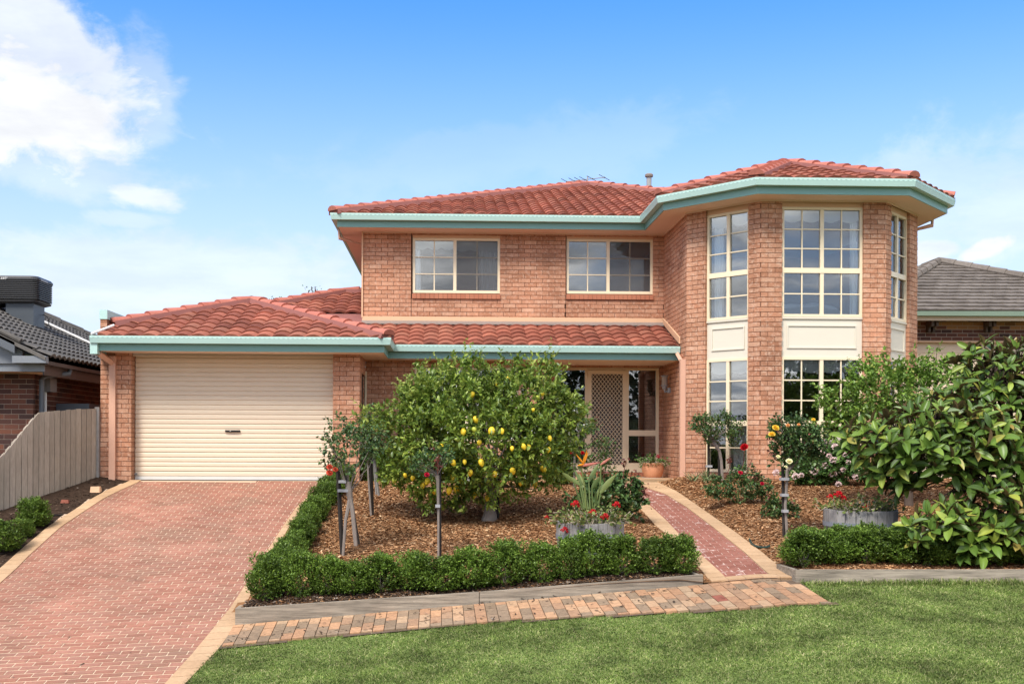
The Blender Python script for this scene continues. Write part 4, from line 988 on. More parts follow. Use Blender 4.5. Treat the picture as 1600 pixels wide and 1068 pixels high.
mb.box(1.2, 1.28, Yb+.13, Yb+2.8, Z(1.66), Z(SOF)); mb.box(X0+.1, X0+.16, Yb+.1, Yb+2.8, Z(BASE), Z(SOF)); mb.box(-1.6, -1.5, YP+.12, Yb+2.8, Z(BASE), Z(SOF2)); mb.box(-1.5, X0+.1, YP+.13, Yb+2.8, Z(SOF2+.02), Z(SOF2+.05))
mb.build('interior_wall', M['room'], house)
# ------------------------------------------------------------------ inside the windows
def curtain(fr, u0, u1, z0, z1, d, label, folds=6, amp=.03, mat='sheer', group='sheer curtains'):
    n = folds*8; V, F = [], []
    for i in range(n+1):
        k = i/n; q = math.sin(k*folds*2*math.pi+.6)*amp*(.7+.3*math.sin(k*9))
        for z in (z0, (z0+z1)/2, z1): V.append(fr.pt(u0+(u1-u0)*k + .012*math.sin(z*3+k*5), d+q*(1 if z < z1 else .5), z))
    for i in range(n):
        for j in range(2): F.append((i*3+j, i*3+3+j, i*3+4+j, i*3+1+j))
    return tag(obj('curtain', V, F, M[mat], base=fr.pt((u0+u1)/2, d, z0), smooth=True), label, 'curtain', group)
def valance(fr, u0, u1, ztop, drop, d, label, n=4, amp=.045):
    V, F = [], []; m_ = n*8
    for i in range(m_+1):
        k = i/m_; u = u0+(u1-u0)*k; zb = ztop-drop+amp*(1-abs(math.sin(math.pi*k*n)))
        V += [fr.pt(u, d, ztop), fr.pt(u, d+.004, zb)]
    for i in range(m_): F.append((2*i, 2*i+2, 2*i+3, 2*i+1))
    return tag(obj('valance', V, F, M['valance'], base=fr.pt((u0+u1)/2, d, ztop-drop)), label, 'valance', 'scalloped window valances')
u0, u1, z0, z1 = W1; um = (u0+u1)/2-.03
valance(fMain, u0+.03, um, z1-.06, .17, .135, 'scalloped cream valance in the left upper window', 3); valance(fMain, um+.01, u1-.03, z1-.06, .20, .135, 'scalloped valance behind the fly screen of the left upper window', 3)
curtain(fMain, u0+.03, u0+.16, z0, z1-.08, .17, 'narrow white curtain at the left edge of the left upper window', 2); curtain(fMain, u1-.42, u1-.05, z0, z1-.08, .17, 'sheer curtain behind the fly screen of the left upper window', 5)
for fr, a, b, nm, ns in ((fB, uB0, uB1, 'left angled', 2), (fC, uC0, uC1, 'wide front', 4), (fD, uD0, uD1, 'right angled', 2)):
    valance(fr, a+.04, b-.04, 4.05, .21, .14, 'scalloped valance at the top of the upper %s bay window' % nm, ns*1)
    valance(fr, a+.04, b-.04, 1.42, .23, .14, 'scalloped valance at the top of the lower %s bay window' % nm, ns*1)
curtain(fB, uB0+.06, uB0+.27, 2.2, 4.0, .19, 'white sheer curtain drawn left in the upper left angled bay window', 4)
curtain(fC, uC1-.17, uC1-.04, 2.2, 4.0, .19, 'white sheer curtain drawn right in the upper wide front bay window', 3)
curtain(fD, uD0+.04, uD0+.35, 2.2, 4.0, .19, 'white sheer curtain in the upper right angled bay window', 4)
curtain(fB, uB0+.52, uB1-.03, -.55, .30, .15, 'pale blind low in the lower left angled bay window', 1, .004, 'blind', None)
bed = thing('bed', 'bed with pale quilt behind the upper wide bay window', 'bed', (6.5, 20.2, Z(1.66)))
mb = MB(); mb.box(5.75, 7.05, 19.75, 21.5, Z(1.66), Z(2.15)); mb.build('bed_base', M['room'], bed)
gx, gy = np.meshgrid(np.linspace(0, 1, 25), np.linspace(0, 1, 13)); V = np.stack([5.7+1.42*gx, 19.70+1.8*gy, ZC+2.22+.26*np.sqrt(np.maximum(0, 1-(2*gx-1)**6))*np.exp(-((gy-.10)/.16)**2)+.02*np.sin(gx*17)*np.sin(gy*12+gx*6)], -1).reshape(-1, 3)
i = np.arange(25*13).reshape(13, 25); obj('quilt', V, np.stack([i[:-1, :-1], i[:-1, 1:], i[1:, 1:], i[1:, :-1]], -1).reshape(-1, 4), M['quilt'], bed, smooth=True)
mb = MB(); mb.box(5.7, 7.12, 19.70, 19.74, Z(1.68), Z(2.23)); mb.build('quilt', M['quilt'], bed)
mb = MB(); k = 0
for z in np.arange(-.45, 1.30, .045): mb.fbox(fEnt, EN[0]+.06, EN[1]-.07, z, z+.003, .13, .155)
bl = mb.build('venetian_blind', M['stone'], base=fEnt.pt(1.5, .14, -.45)); tag(bl, 'thin slatted blind behind the front door side lights', 'blind')

# ------------------------------------------------------------------ small things on the house
r = ray(1047, 597); k = 4.395/r[0]; lp = r*k; lp[2] += ZC
wl_ = thing('wall_light', 'grey cylindrical coach light on the brick return beside the front door', 'wall light', tuple(lp))
cx_, cy_, cz_ = lp[0]-.11, lp[1], lp[2]
mb = MB(); mb.lathe((cx_, cy_, cz_), [(.0, .14), (.075, .135), (.078, .115), (.062, .11)], 16); mb.build('cap', M['grey'], wl_)
mb = MB(); mb.lathe((cx_, cy_, cz_), [(.058, .11), (.06, -.06), (.0, -.06)], 16); mb.build('diffuser', M['stone'], wl_)
mb = MB(); mb.lathe((cx_, cy_, cz_), [(.072, -.05), (.075, -.075), (.05, -.09), (.045, -.12), (.03, -.15), (.0, -.16)], 16); mb.tube([(cx_, cy_, cz_-.13), (cx_+.01, cy_, cz_-.19), (cx_+.09, cy_, cz_-.17)], .022, 8); mb.lathe((lp[0]-.012, cy_, cz_-.16), [(.0, -.05), (.05, -.05), (.05, .05), (.0, .05)], 10); mb.build('bracket', M['grey'], wl_)
fl = at(1014, 292, 27.5); flue = thing('flue', 'grey metal flue with a round cap behind the upper roof', 'flue', (fl[0], 27.5, fl[2]-.6))
mb = MB(); mb.lathe((fl[0], 27.5, fl[2]), [(.065, -.6), (.065, .28)], 12); mb.build('pipe', M['grey'], flue)
mb = MB(); mb.lathe((fl[0], 27.5, fl[2]), [(.07, .24), (.10, .25), (.105, .30), (.08, .325), (0, .33)], 12); mb.build('cowl', M['bark'], flue)
an = at(915, 278, 29.5); ant = thing('antenna', 'thin television antenna behind the peak of the upper roof', 'antenna', (an[0], 29.5, an[2]-1.2))
mb = MB(); mb.tube([(an[0], 29.5, an[2]-1.2), (an[0]+.05, 29.5, an[2]+.03)], .02, 5); mb.build('mast', M['grey'], ant)
mb = MB(); a, b = at(884, 284, 29.2), at(946, 277, 29.9); mb.tube([a, b], .012, 4); mb.build('boom', M['grey'], ant)
for k in (0.02, .2, .34, .47, .66, .97):
    q = a+(b-a)*k; mb = MB(); mb.tube([q+np.array([-.13, .1, .10]), q+np.array([.13, -.1, -.10])], .008, 4); mb.lathe(tuple(q), [(0, -.03), (.02, 0), (0, .03)], 5); mb.build('element', M['black'], ant)
def twigs_thing(px, label, n, spread, hgt, Y):
    b = at(*px, Y); o = thing('bare_shrub', label, 'shrub', (b[0], Y, b[2]-1.5)); mb = MB()
    for i in range(n):
        x = b[0]+rnd.uniform(-spread, spread); t_ = b[2]+rnd.uniform(.3, 1)*hgt; mb.tube([(x, Y, b[2]-1.5), (x+.03, Y, b[2]), (x+rnd.uniform(-.1, .1), Y, t_)], .012, 4)
    mb.build('twig', M['barkd'], o); m2 = MB()
    for i in range(n*4):
        c = np.array([b[0]+rnd.uniform(-spread, spread)*1.2, Y, b[2]+rnd.uniform(0, 1)*hgt]); d_ = np.array([rnd.uniform(-.04, .04), .01, rnd.uniform(.01, .06)]); w_ = np.array([.02, 0, 0]); m2.add([c, c+d_*.5+w_, c+d_, c+d_*.5-w_], [(0, 1, 2, 3)])
    m2.build('leaf', M['rose_leaf'], o, kind='stuff')
twigs_thing((428, 474), 'tips of a bare shrub behind the garage ridge', 5, .18, .16, 30); twigs_thing((488, 466), 'tips of a sparse shrub behind the lower roof hip', 7, .22, .33, 30)

# ------------------------------------------------------------------ neighbouring house on the left
nl = thing('brick_house', 'dark brown brick house with charcoal tiled roof left of the fence', 'house', (-9, 22, ZC-1.4), 'neighbouring houses')
NX, NY = -7.112, 19.2
def nwall(fr, z0, z1, parent, indiv=True, smooth_from=0):
    mb = MB(); mb.fbox(fr, .006, fr.len-.006, z0, z1, .006, .1); w = mb.build('wall', M['nmortar'], parent); V, F = [], []; z, k = z0, 0; pl = Vector(parent.location); me = np_mesh('brick', brick_v(-.12, .12, -.038, .038), BF); me.materials.append(M['nbrick'])
    while z < z1-.08:
        u = fr.len + ((k % 2)*.125)
        while u > 0:
            a, b = max(u-.24, 0), min(u, fr.len)
            if b-a > .03:
                p = np.array(fr.pt((a+b)/2, 0, z+.038)); q = p.copy(); q[2] -= ZC; d_ = depth(q); px = CX+FPX*(q[0]*math.cos(PSI)-q[1]*math.sin(PSI))/d_; py = HY-FPX*q[2]/d_
                if indiv and abs(b-a-.24) < 1e-6 and -8 < px < 1610 and py < 760:
                    o = bpy.data.objects.new('brick', me); o.location = Vector(p)-pl; o.rotation_euler = (0, 0, fr.ang()); link(o, w)
                else:
                    k2 = len(V); V += [fr.pt(x, y, zz) for x, y, zz in brick_v(a, b, z, z+.076)]; F += [tuple(i+k2 for i in f) for f in BF]
            u -= .25
        z += CB; k += 1
    if V: obj('brick', V, F, M['nbrick'], w, kind='stuff')
    return w
nwall(Frame((-13, NY), (NX, NY)), -1.4, 1.17, nl); nwall(Frame((NX, NY+.11), (NX, 30)), -1.4, 1.17, nl, False)
ex, gy0, gyb, tn = -6.63, 18.42, 30.4, .49
mb = MB(); mb.box(ex-.12, ex, gy0+.1, gyb, Z(1.21), Z(1.33)); mb.build('gutter', M['ngutter'], nl)
mb = MB(); mb.box(ex-.15, ex-.125, gy0+.3, gyb, Z(1.05), Z(1.25)); mb.build('fascia', M['ngutter'], nl)
mb = MB(); mb.box(NX-.02, ex-.15, gy0+.35, gyb, Z(1.09), Z(1.10)); mb.box(-13, NX-.02, gy0+.35, NY, Z(1.10), Z(1.11)); mb.build('soffit', M['flash'], nl)
a, b = at(23, 556, 18.55), at(80, 563, 18.55)
mb = MB(); mb.box(a[0], ex+.005, gy0+.02, gy0+.14, Z(1.23), Z(1.345)); mb.build('gutter', M['ngreyl'], nl)
mb = MB(); mb.box(-13, ex-.10, gy0+.24, gy0+.27, Z(1.10), Z(1.33)); mb.build('fascia', M['ngreyl'], nl)
mb = MB(); rz = lambda x: 1.34+tn*(ex-x)
mb.add([(-13, gy0+.2, Z(1.23)), (a[0]+.1, gy0+.2, Z(1.23)), (a[0]+.1, gy0+.2, Z(rz(a[0]+.1)-.12)), (-13, gy0+.2, Z(rz(-13)-.12)), (-13, gy0+.3, Z(1.23)), (a[0]+.1, gy0+.3, Z(1.23)), (a[0]+.1, gy0+.3, Z(rz(a[0]+.1)-.12)), (-13, gy0+.3, Z(rz(-13)-.12))], BF); mb.build('gable_wall', M['ngreyl'], nl)
mb = MB(); x0_ = ex-.5
mb.hexa([(-13, gy0, Z(rz(-13)-.20)), (x0_, gy0, Z(rz(x0_)-.20)), (x0_, gy0+.10, Z(rz(x0_)-.20)), (-13, gy0+.10, Z(rz(-13)-.20)), (-13, gy0, Z(rz(-13)-.02)), (x0_, gy0, Z(rz(x0_)-.02)), (x0_, gy0+.10, Z(rz(x0_)-.02)), (-13, gy0+.10, Z(rz(-13)-.02))]); mb.build('barge_board', M['ngrey'], nl)
nroof = obj('roof', [(ex, gy0, Z(1.33)), (ex, gyb, Z(1.33)), (-14, gyb-7.37, Z(rz(-14)-.01)), (-14, gy0, Z(rz(-14)-.01)), (ex, gy0, Z(1.27)), (ex, gyb, Z(1.27)), (-14, gyb-7.37, Z(rz(-14)-.07)), (-14, gy0, Z(rz(-14)-.07))], [(0, 1, 2, 3), (4, 7, 6, 5), (0, 3, 7, 4), (0, 4, 5, 1), (1, 5, 6, 2)], M['ntile'], nl)
V, F = [], []; TVs, TFs = tile_shape(.24, .28, .045, .04, 7); cs, sn = math.cos(math.atan(tn)), math.sin(math.atan(tn)); k = 0; e = .27*cs
while k*e < 7.2:
    xx = ex-k*e; y = gy0+.1
    while y < gyb-k*e-.1:
        q = len(V); V += [(xx - (ty*cs) + tz*sn, y+.12+tx, Z(1.34+tn*k*e) + ty*sn + tz*cs) for tx, ty, tz in TVs]; F += [tuple(i+q for i in f) for f in TFs]; y += .24
    k += 1
obj('roof_tile', V, F, M['ntile'], nroof, kind='stuff', smooth=True)
for i in range(14):
    s = i*.42; a = np.array([ex-s, gyb-s, Z(rz(ex-s)+.04)]); b = np.array([ex-s-.42, gyb-s-.42, Z(rz(ex-s-.42)+.04)]); mb = MB(); mb.tube([a, b], [.13, .11], 8); mb.build('ridge_cap', M['ntile'], nroof)
for i in range(15):
    x = ex-.42-i*.36; a = (x, gy0+.06, Z(rz(x)+.045)); b = (x-.34, gy0+.06, Z(rz(x-.34)+.045)); mb = MB(); mb.tube([a, b], [.05, .042], 8); mb.build('verge_cap', M['ntile'], nroof)
mb = MB(); cA, cB = np.array([-8.75, 24.2, 0]), np.array([ex-.35, 30, 0])
pa = ray(62, 505); k = (1.38+tn*ex)/(pa[2]+tn*pa[0]); pa = pa*k; pb = ray(157, 549); k = (1.38+tn*ex)/(pb[2]+tn*pb[0]); pb = pb*k
mb.tube([(pa[0], pa[1], Z(pa[2]+.08)), (pb[0], pb[1], Z(pb[2]+.08))], .03, 6); mb.build('roof_conduit', M['white'], nl)
mb = MB(); xd = NX+.10
mb.tube([(xd, NY+.12, Z(-1.3)), (xd, NY+.12, Z(1.0)), (xd+.04, NY+.16, Z(1.06)), (ex-.06, NY+.55, Z(1.13)), (ex-.06, NY+.6, Z(1.25))], .045, 8); mb.build('downpipe', M['ngrey'], nl)
def onNX(px, py): r_ = ray(px, py); r_ = r_*(NX/r_[0]); return r_
q = onNX(66, 600); mb = MB(); mb.box(NX, NX+.14, q[1], q[1]+.32, Z(q[2]-.13), Z(q[2]+.11)); mb.build('meter_box', plain('meter_grey', (.20,.19,.18), .5, .3), nl)
mb = MB(); mb.tube([(NX+.04, q[1]+.05, Z(-1.0)), (NX+.04, q[1]+.05, Z(q[2]-.13))], .022, 6); mb.build('conduit', M['white'], nl)
mb = MB(); q = onNX(68, 640); mb.box(NX+.01, NX+.6, q[1]+.6, q[1]+1.6, Z(-1.2), Z(.62)); gt = mb.build('side_cabinet', M['ngrey'], nl)

# evaporative cooler on that roof
CYf = 22.3; cr = at(57, 450, CYf); ct, cbm = at(57, 430, CYf)[2], at(57, 473, CYf)[2]
cool = thing('evaporative_cooler', 'black louvred evaporative cooler on a grey duct on the charcoal roof', 'cooler', (cr[0]-.6, CYf+.45, cbm-.6))
cx0, cx1, cy0, cy1 = cr[0]-1.25, cr[0]+.03, CYf-.02, CYf+.95
def rrect(x0, x1, y0, y1, r_, n=5):
    P = []
    for (cx2, cy2, a0) in ((x1-r_, y0+r_, -90), (x1-r_, y1-r_, 0), (x0+r_, y1-r_, 90), (x0+r_, y0+r_, 180)):
        for i in range(n+1): a_ = math.radians(a0+90*i/n); P.append((cx2+r_*math.cos(a_), cy2+r_*math.sin(a_)))
    return P
def loft(mb, rings):
    m_ = len(rings[0]); V = [v for r_ in rings for v in r_]; F = [(i*m_+j, i*m_+(j+1) % m_, (i+1)*m_+(j+1) % m_, (i+1)*m_+j) for i in range(len(rings)-1) for j in range(m_)]; F += [tuple(range(m_-1, -1, -1)), tuple(range((len(rings)-1)*m_, len(rings)*m_))]; mb.add(V, F)
H_ = ct-cbm
def ring(ins, z): return [(x, y, z) for x, y in rrect(cx0+ins, cx1-ins, cy0+ins, cy1-ins, .13)]
mb = MB(); rr_ = [ring(.10, cbm), ring(.03, cbm+.03), ring(.02, cbm+.06)]; z = cbm+.07; st = (ct-.10-z)/10
for i in range(10): rr_ += [ring(.075, z), ring(.075, z+st*.38), ring(.012, z+st*.44), ring(.012, z+st*.90), ring(.075, z+st*.98)]; z += st
rr_ += [ring(.02, ct-.10), ring(.0, ct-.085), ring(.0, ct-.05), ring(.03, ct-.01), ring(.08, ct)]
loft(mb, rr_); mb.build('housing', M['cooler'], cool)
dz0 = at(30, 525, CYf)[2]-.35; mb = MB(); xa_, xb_ = at(9, 480, CYf+.1)[0], at(62, 480, CYf+.1)[0]-.02; mb.box(xa_, xb_-.1, cy0+.12, cy1-.25, dz0, cbm+.02); mb.build('duct', M['duct'], cool)
fc = bpy.data.curves.new('lettering', 'FONT'); fc.body = 'zair'; fc.size = .085; fc.shear = .3; fc.extrude = .002; fc.align_x = 'RIGHT'; fc.space_character = 1.05
tmp = bpy.data.objects.new('tmp', fc); col.objects.link(tmp); dg = bpy.context.evaluated_depsgraph_get(); dg.update(); tm = bpy.data.meshes.new_from_object(tmp.evaluated_get(dg)); bpy.data.objects.remove(tmp)
tm.materials.clear(); tm.materials.append(M['white']); to = bpy.data.objects.new('lettering', tm); lx = at(11, 435, cy0)
to.matrix_local = Matrix.Translation(Vector((lx[0], cy0-.004, ct-.085)) - Vector(cool.location)) @ Matrix.Rotation(math.pi/2, 4, 'X'); link(to, cool)
mb = MB(); mb.box(cx1+.001, cx1+.006, cy0+.17, cy0+.55, ct-.085, ct-.05); mb.build('side_label', M['grey'], cool)
mb = MB(); q = at(63, 493, CYf+.6); mb.tube([q, q+np.array([.07, 0, .02]), q+np.array([.15, 0, -.04]), q+np.array([.18, 0, -.2]), q+np.array([.24, 0, -.28])], .009, 5); mb.build('cable', M['black'], cool)

# ------------------------------------------------------------------ neighbouring house on the right
nr = thing('brick_house', 'single storey house with grey tiled roof and cream garage door on the right', 'house', (14, 27, ZC-.8), 'neighbouring houses')
fN = Frame((9.9, 25.82), (19, 25.55)); mb = MB(); mb.fbox(fN, 0, fN.len, 2.37, 2.98, .006, .1); w = mb.build('wall', M['nmortar'], nr)
obr = pieces('brick_tan', [(0, (.30,.15,.07)), (.7, (.38,.20,.09)), (1, (.10,.05,.035))], mott=.2); mes = []
for mt in (M['nbrick'], obr): me = np_mesh('brick', brick_v(-.118, .118, -.036, .036), BF); me.materials.append(mt); mes.append(me)
for k in range(6):
    u = (k % 2)*.125
    while u < fN.len-.25:
        o = bpy.data.objects.new('brick', mes[1 if (k > 2 and rnd.random() < .8) else 0]); o.location = Vector(fN.pt(u+.12, .0, 2.42+k*.088)) - Vector(nr.location); o.rotation_euler = (0, 0, fN.ang()); link(o, w); u += .25
mb = MB(); mb.fbox(fN, 0, fN.len, -.9, 2.36, .12, .16)
gd = mb.build('garage_door', M['ncream'], nr); mb = MB()
for z in np.arange(-.5, 2.3, .52):
    for u in np.arange(.3, 9, .72): mb.fbox(fN, u, u+.62, z, z+.40, .108, .12)
mb.build('door_panel', M['ncream'], gd); mb = MB(); mb.fbox(fN, 0, fN.len, 2.33, 2.37, .0, .12); mb.build('lintel', M['flash'], nr)
mb = MB(); mb.fbox(fN, 0, fN.len, 2.80, 2.93, -.46, -.43); mb.fbox(fN, 0, fN.len, 2.925, 2.94, -.43, .0); mb.build('fascia', M['ncream'], nr)
mb = MB(); mb.fbox(fN, 0, fN.len, 2.90, 3.01, -.58, -.46); mb.build('gutter', M['green'], nr)
for px in (1453, 1542):
    q = at(px, 510, 25.75); mb = MB()
    for s in (-.06, .05): mb.box(q[0]+s-.03, q[0]+s+.03, 25.45, 25.78, q[2]-.02, q[2]+.12); mb.box(q[0]+s-.025, q[0]+s+.025, 25.62, 25.78, q[2]-.14, q[2]-.02)
    mb.build('eave_bracket', M['barkd'], nr)
ea, eb, ap_ = np.array([9.6, 25.26, 3.01]), np.array([17.4, 25.05, 3.01]), at(1467, 411, 29.3)-np.array([0, 0, ZC])
V = [ea, eb, ap_, ap_+np.array([0, 4, 0])]; nrr = obj('roof', [(v[0], v[1], Z(v[2]-.02)) for v in (ea, eb, ap_, np.array([9.6, 33, 3.0]), np.array([17.4, 33, 3.0]))], [(0, 1, 2), (3, 0, 2), (1, 4, 2)], M['nshingle'], nr)
ux = (eb-ea)/np.linalg.norm(eb-ea); mid = ap_-ea; bb = mid - ux*(mid@ux); Ls = np.linalg.norm(bb); vy = bb/Ls; nz = np.cross(ux, vy); R = Matrix(np.stack([ux, vy, nz], 1).tolist()); k = 0; nrl = Vector(root_loc(nrr)); e = .30
sm = np_mesh('roof_tile', [(-.148, -.02, .012), (.148, -.02, .012), (.148, .31, .0), (-.148, .31, .0), (-.148, -.02, .050), (0, -.02, .060), (.148, -.02, .050), (.148, .31, .014), (-.148, .31, .014)], [(4, 5, 6, 7, 8), (0, 1, 6, 5, 4), (1, 2, 7, 6), (3, 0, 4, 8)]); sm.materials.append(M['nshingle'])
def frac(u_, v_): return u_
am = mid@ux; Lu = np.linalg.norm(eb-ea)
while k*e < Ls-.1:
    v_ = k*e; lo = am*v_/Ls; hi = Lu-(Lu-am)*v_/Ls; u_ = math.floor(lo/.3)*.3+(.15 if k % 2 else 0)
    while u_ < hi:
        if lo+.02 < u_+.15 < hi-.02:
            p = ea+ux*(u_+.15)+vy*v_; o = bpy.data.objects.new('roof_tile', sm); o.matrix_local = Matrix.Translation(Vector((p[0], p[1], Z(p[2]))) - nrl) @ R.to_4x4() @ Matrix.Rotation(rnd.uniform(-.02, .02), 4, 'X'); link(o, nrr)
        u_ += .3
    k += 1
for a, b in ((ea, ap_), (eb, ap_), (ap_+np.array([-.9, .9, -.42]), ap_)):
    n = int(np.linalg.norm(b-a)/.42)
    for i in range(n):
        p, q = a+(b-a)*i/n, a+(b-a)*(i+1.05)/n; mb = MB(); mb.tube([(p[0], p[1], Z(p[2]+.05)), (q[0], q[1], Z(q[2]+.05))], [.13, .11], 8); mb.build('ridge_cap', M['nshingle'], nrr)

# ------------------------------------------------------------------ fences
fen = thing('paling_fence', 'grey timber paling fence stepping down beside the driveway', 'fence', (-6.9, 18.2, ZC-1.2), 'paling fences')
def paling(parent, a, b, z0a, z0b, z1a, z1b, off, mat):
    a, b = np.array(a), np.array(b); d_ = (b-a)/np.linalg.norm(b-a); n = np.array([d_[1], -d_[0]]); P = []
    for (p, o_, zz0, zz1) in ((a, off, z0a, z1a), (b, off+.006, z0b, z1b)):
        for dd in (0, .016): P.append((p+n*(o_-dd), zz0, zz1))
    q = [P[0], P[2], P[3], P[1]]; mb = MB(); mb.hexa([(x[0][0], x[0][1], Z(x[1])) for x in q] + [(x[0][0], x[0][1], Z(x[2])) for x in q]); mb.build('paling', mat, parent)
A_, B_ = np.array([-6.235, 20.02]), np.array([-7.110, 17.8]); d_ = (B_-A_)/np.linalg.norm(B_-A_); s = 0.0; i = 0
fz0 = lambda s: np.interp(s, [0, 2.39, 6], [-1.02, -1.42, -2.1]); fz1 = lambda s: np.interp(s, [0, .6, 1.55, 2.39, 3.6, 6], [.53, .50, .415, -.33, -.75, -.9])
while s < 5.4:
    w_ = .128*rnd.uniform(.93, 1.07); a, b = A_+d_*s, A_+d_*(s+w_-.019)
    j = rnd.uniform(-.006, .006); paling(fen, b, a, fz0(s+w_), fz0(s), fz1(s+w_)+j, fz1(s)+j, rnd.uniform(.0, .005), M['paling']); s += w_
    a, b = A_+d_*(s-.055), A_+d_*(s+.035); paling(fen, b, a, fz0(s+.03), fz0(s-.05), fz1(s+.035)-.02, fz1(s-.05)-.02, -.034, M['paling']); i += 1
for z in (-.75, -.05):
    mb = MB(); mb.tube([(A_[0]-.05, A_[1]-.02, Z(z)), (A_[0]-.05+d_[0]*2.2, A_[1]+d_[1]*2.2, Z(z-.35))], .035, 4); mb.build('fence_rail', M['paling'], fen)
mb = MB(); mb.box(-6.30, -6.225, 19.93, 20.02, Z(-1.0), Z(.55)); mb.build('fence_post', M['stakeg'], fen)
f2 = thing('paling_fence', 'distant paling fence closing the gap between the two houses', 'fence', (-8, 27.0, ZC-.9), 'paling fences')
s = 0
while s < 4.0: paling(f2, (-10.4+s, 27-s*.12), (-10.28+s, 27-s*.12), -.9, -.9, .98, .985, rnd.uniform(0, .012), M['paling']); s += .125
# ------------------------------------------------------------------ plants
def nrm(v): return v/(np.linalg.norm(v, axis=-1, keepdims=True)+1e-9)
def leaves(P, Dv, l, w, rs, fold=.25, droop=.25, simple=False, up=(0, 0, 1), updev=.6):
    """one folded leaf per point: P base, Dv direction, l length, w half width"""
    n = len(P); Dv = nrm(Dv); U = np.array(up) + rs.normal(0, updev, (n, 3)); S = nrm(np.cross(Dv, U)); Nn = np.cross(S, Dv)
    l = np.broadcast_to(l, n)[:, None]; w = np.broadcast_to(w, n)[:, None]; f = fold*w
    if simple:
        m_ = P+Dv*l*.5; V = np.stack([P, m_+S*w+Nn*f, P+Dv*l, m_-S*w+Nn*f], 1).reshape(-1, 3); i = np.arange(n)*4
        return V, [np.stack([i, i+1, i+2], -1), np.stack([i, i+2, i+3], -1)]
    q = Dv*l; dn = -Nn*l*droop
    V = np.stack([P, P+q*.30+S*w*.9+Nn*f, P+q*.30-S*w*.9+Nn*f, P+q*.68+S*w*.82+Nn*f+dn*.35, P+q*.68-S*w*.82+Nn*f+dn*.35, P+q+dn, P+q*.5+dn*.15], 1).reshape(-1, 3); i = np.arange(n)*7
    return V, [np.stack([i, i+1, i+6], -1), np.stack([i, i+6, i+2], -1), np.stack([i+1, i+3, i+6], -1), np.stack([i+2, i+6, i+4], -1), np.stack([i+3, i+5, i+6], -1), np.stack([i+6, i+5, i+4], -1)]
def blob_pts(blobs, n, rs, shell=.28):
    """points through the outer part of a union of ellipsoids: (cx,cy,cz,rx,ry,rz)"""
    B = np.array(blobs, float); wgt = (B[:, 3]*B[:, 4]*B[:, 5])**(2/3); c = rs.choice(len(B), n, p=wgt/wgt.sum()); d_ = nrm(rs.normal(0, 1, (n, 3)))
    r_ = np.clip(1.03-np.abs(rs.normal(0, shell, n)), .15, 1.15)[:, None]; P = B[c, :3] + d_*r_*B[c, 3:]
    # keep those not deep inside another ellipsoid
    ins = np.zeros(n)
    for b in B: ins = np.maximum(ins, (1-(((P-b[:3])/b[3:])**2).sum(1)))
    k = ins < .75; return P[k], nrm(d_[k]/B[c[k], 3:])
def twig_leaves(blobs, ntw, per, tl, ll, lw, rs, spread=.8, upb=.35, **k):
    P, Nv = blob_pts(blobs, ntw, rs, k.pop('shell', .28)); fq, th, amp = k.pop('gate', (0, 0, 0))
    if fq:                              # clumps, with gaps between them
        q = P*fq; g = np.sin(q[:, 0]+1.7*np.sin(q[:, 2]*.8+q[:, 1]*.5))+np.sin(q[:, 1]*1.1+1.3*np.sin(q[:, 0]*.9))+np.sin(q[:, 2]*1.2+1.5*np.sin(q[:, 1]*.7+2)); P = P+Nv*(g*amp)[:, None]; ok = g > th+rs.normal(0, .35, len(P)); P, Nv = P[ok], Nv[ok]
    n = len(P); dirs = nrm(Nv + np.array([0, 0, upb]) + rs.normal(0, .45, (n, 3)))
    t_ = rs.uniform(0, 1, (n, per)); base = P[:, None, :] + dirs[:, None, :]*(t_[..., None]-.4)*tl
    ld = nrm(dirs[:, None, :]*.55 + rs.normal(0, spread, (n, per, 3))*.8); sz = rs.uniform(.6, 1.15, (n, per))*rs.uniform(.75, 1.15, (n, 1))
    return leaves(base.reshape(-1, 3), ld.reshape(-1, 3), (ll*sz).reshape(-1), (lw*sz).reshape(-1), rs, **k) + ((P, dirs),)
def pblob(px, py, rpx, rpy, Y, rd=.85, dy=0.0):
    c = at(px, py, Y+dy); s = depth(np.array([c[0], c[1], 0]))/FPX; return (c[0], c[1], c[2], rpx*s, rpx*s*rd, rpy*s)
def foliage(name, V, F, mat, parent, kind='stuff', **k): return obj(name, V, F, mat, parent, kind=kind, **k)
def limb(mb, a, b, r0, r1, wob, rs, n=5, seg=6, sag=0.0):
    a, b = np.array(a, float), np.array(b, float); pts = []
    for i in range(n+1):
        k = i/n; p = a+(b-a)*k + rs.normal(0, wob, 3)*(0 < i < n); p[2] += sag*math.sin(math.pi*k); pts.append(p)
    mb.tube(pts, list(np.linspace(r0, r1, n+1)), seg); return pts

# --------------------------- trees across the street, behind the camera (they stand in the window reflections)
rs = np.random.RandomState(61); BLF = []
for x in np.arange(-46, 50, 4.2): hgt_ = rs.uniform(5.2, 7.0) if not 2 < x < 26 else rs.uniform(7.6, 9.6); BLF += [(x+rs.uniform(-1, 1), -30+rs.uniform(-2, 2), hgt_*.55, 2.9, 2.2, hgt_*.50), (x+rs.uniform(-2, 2), -30, 1.2, 3.4, 2, 2.6)]
V, F, _ = twig_leaves(BLF, 11000, 7, .6, .55, .22, rs, spread=.9, simple=True); tag(obj('far_trees', V, F, M['far'], base=(0, -30, -1)), 'dark line of garden trees across the street', kind='stuff')
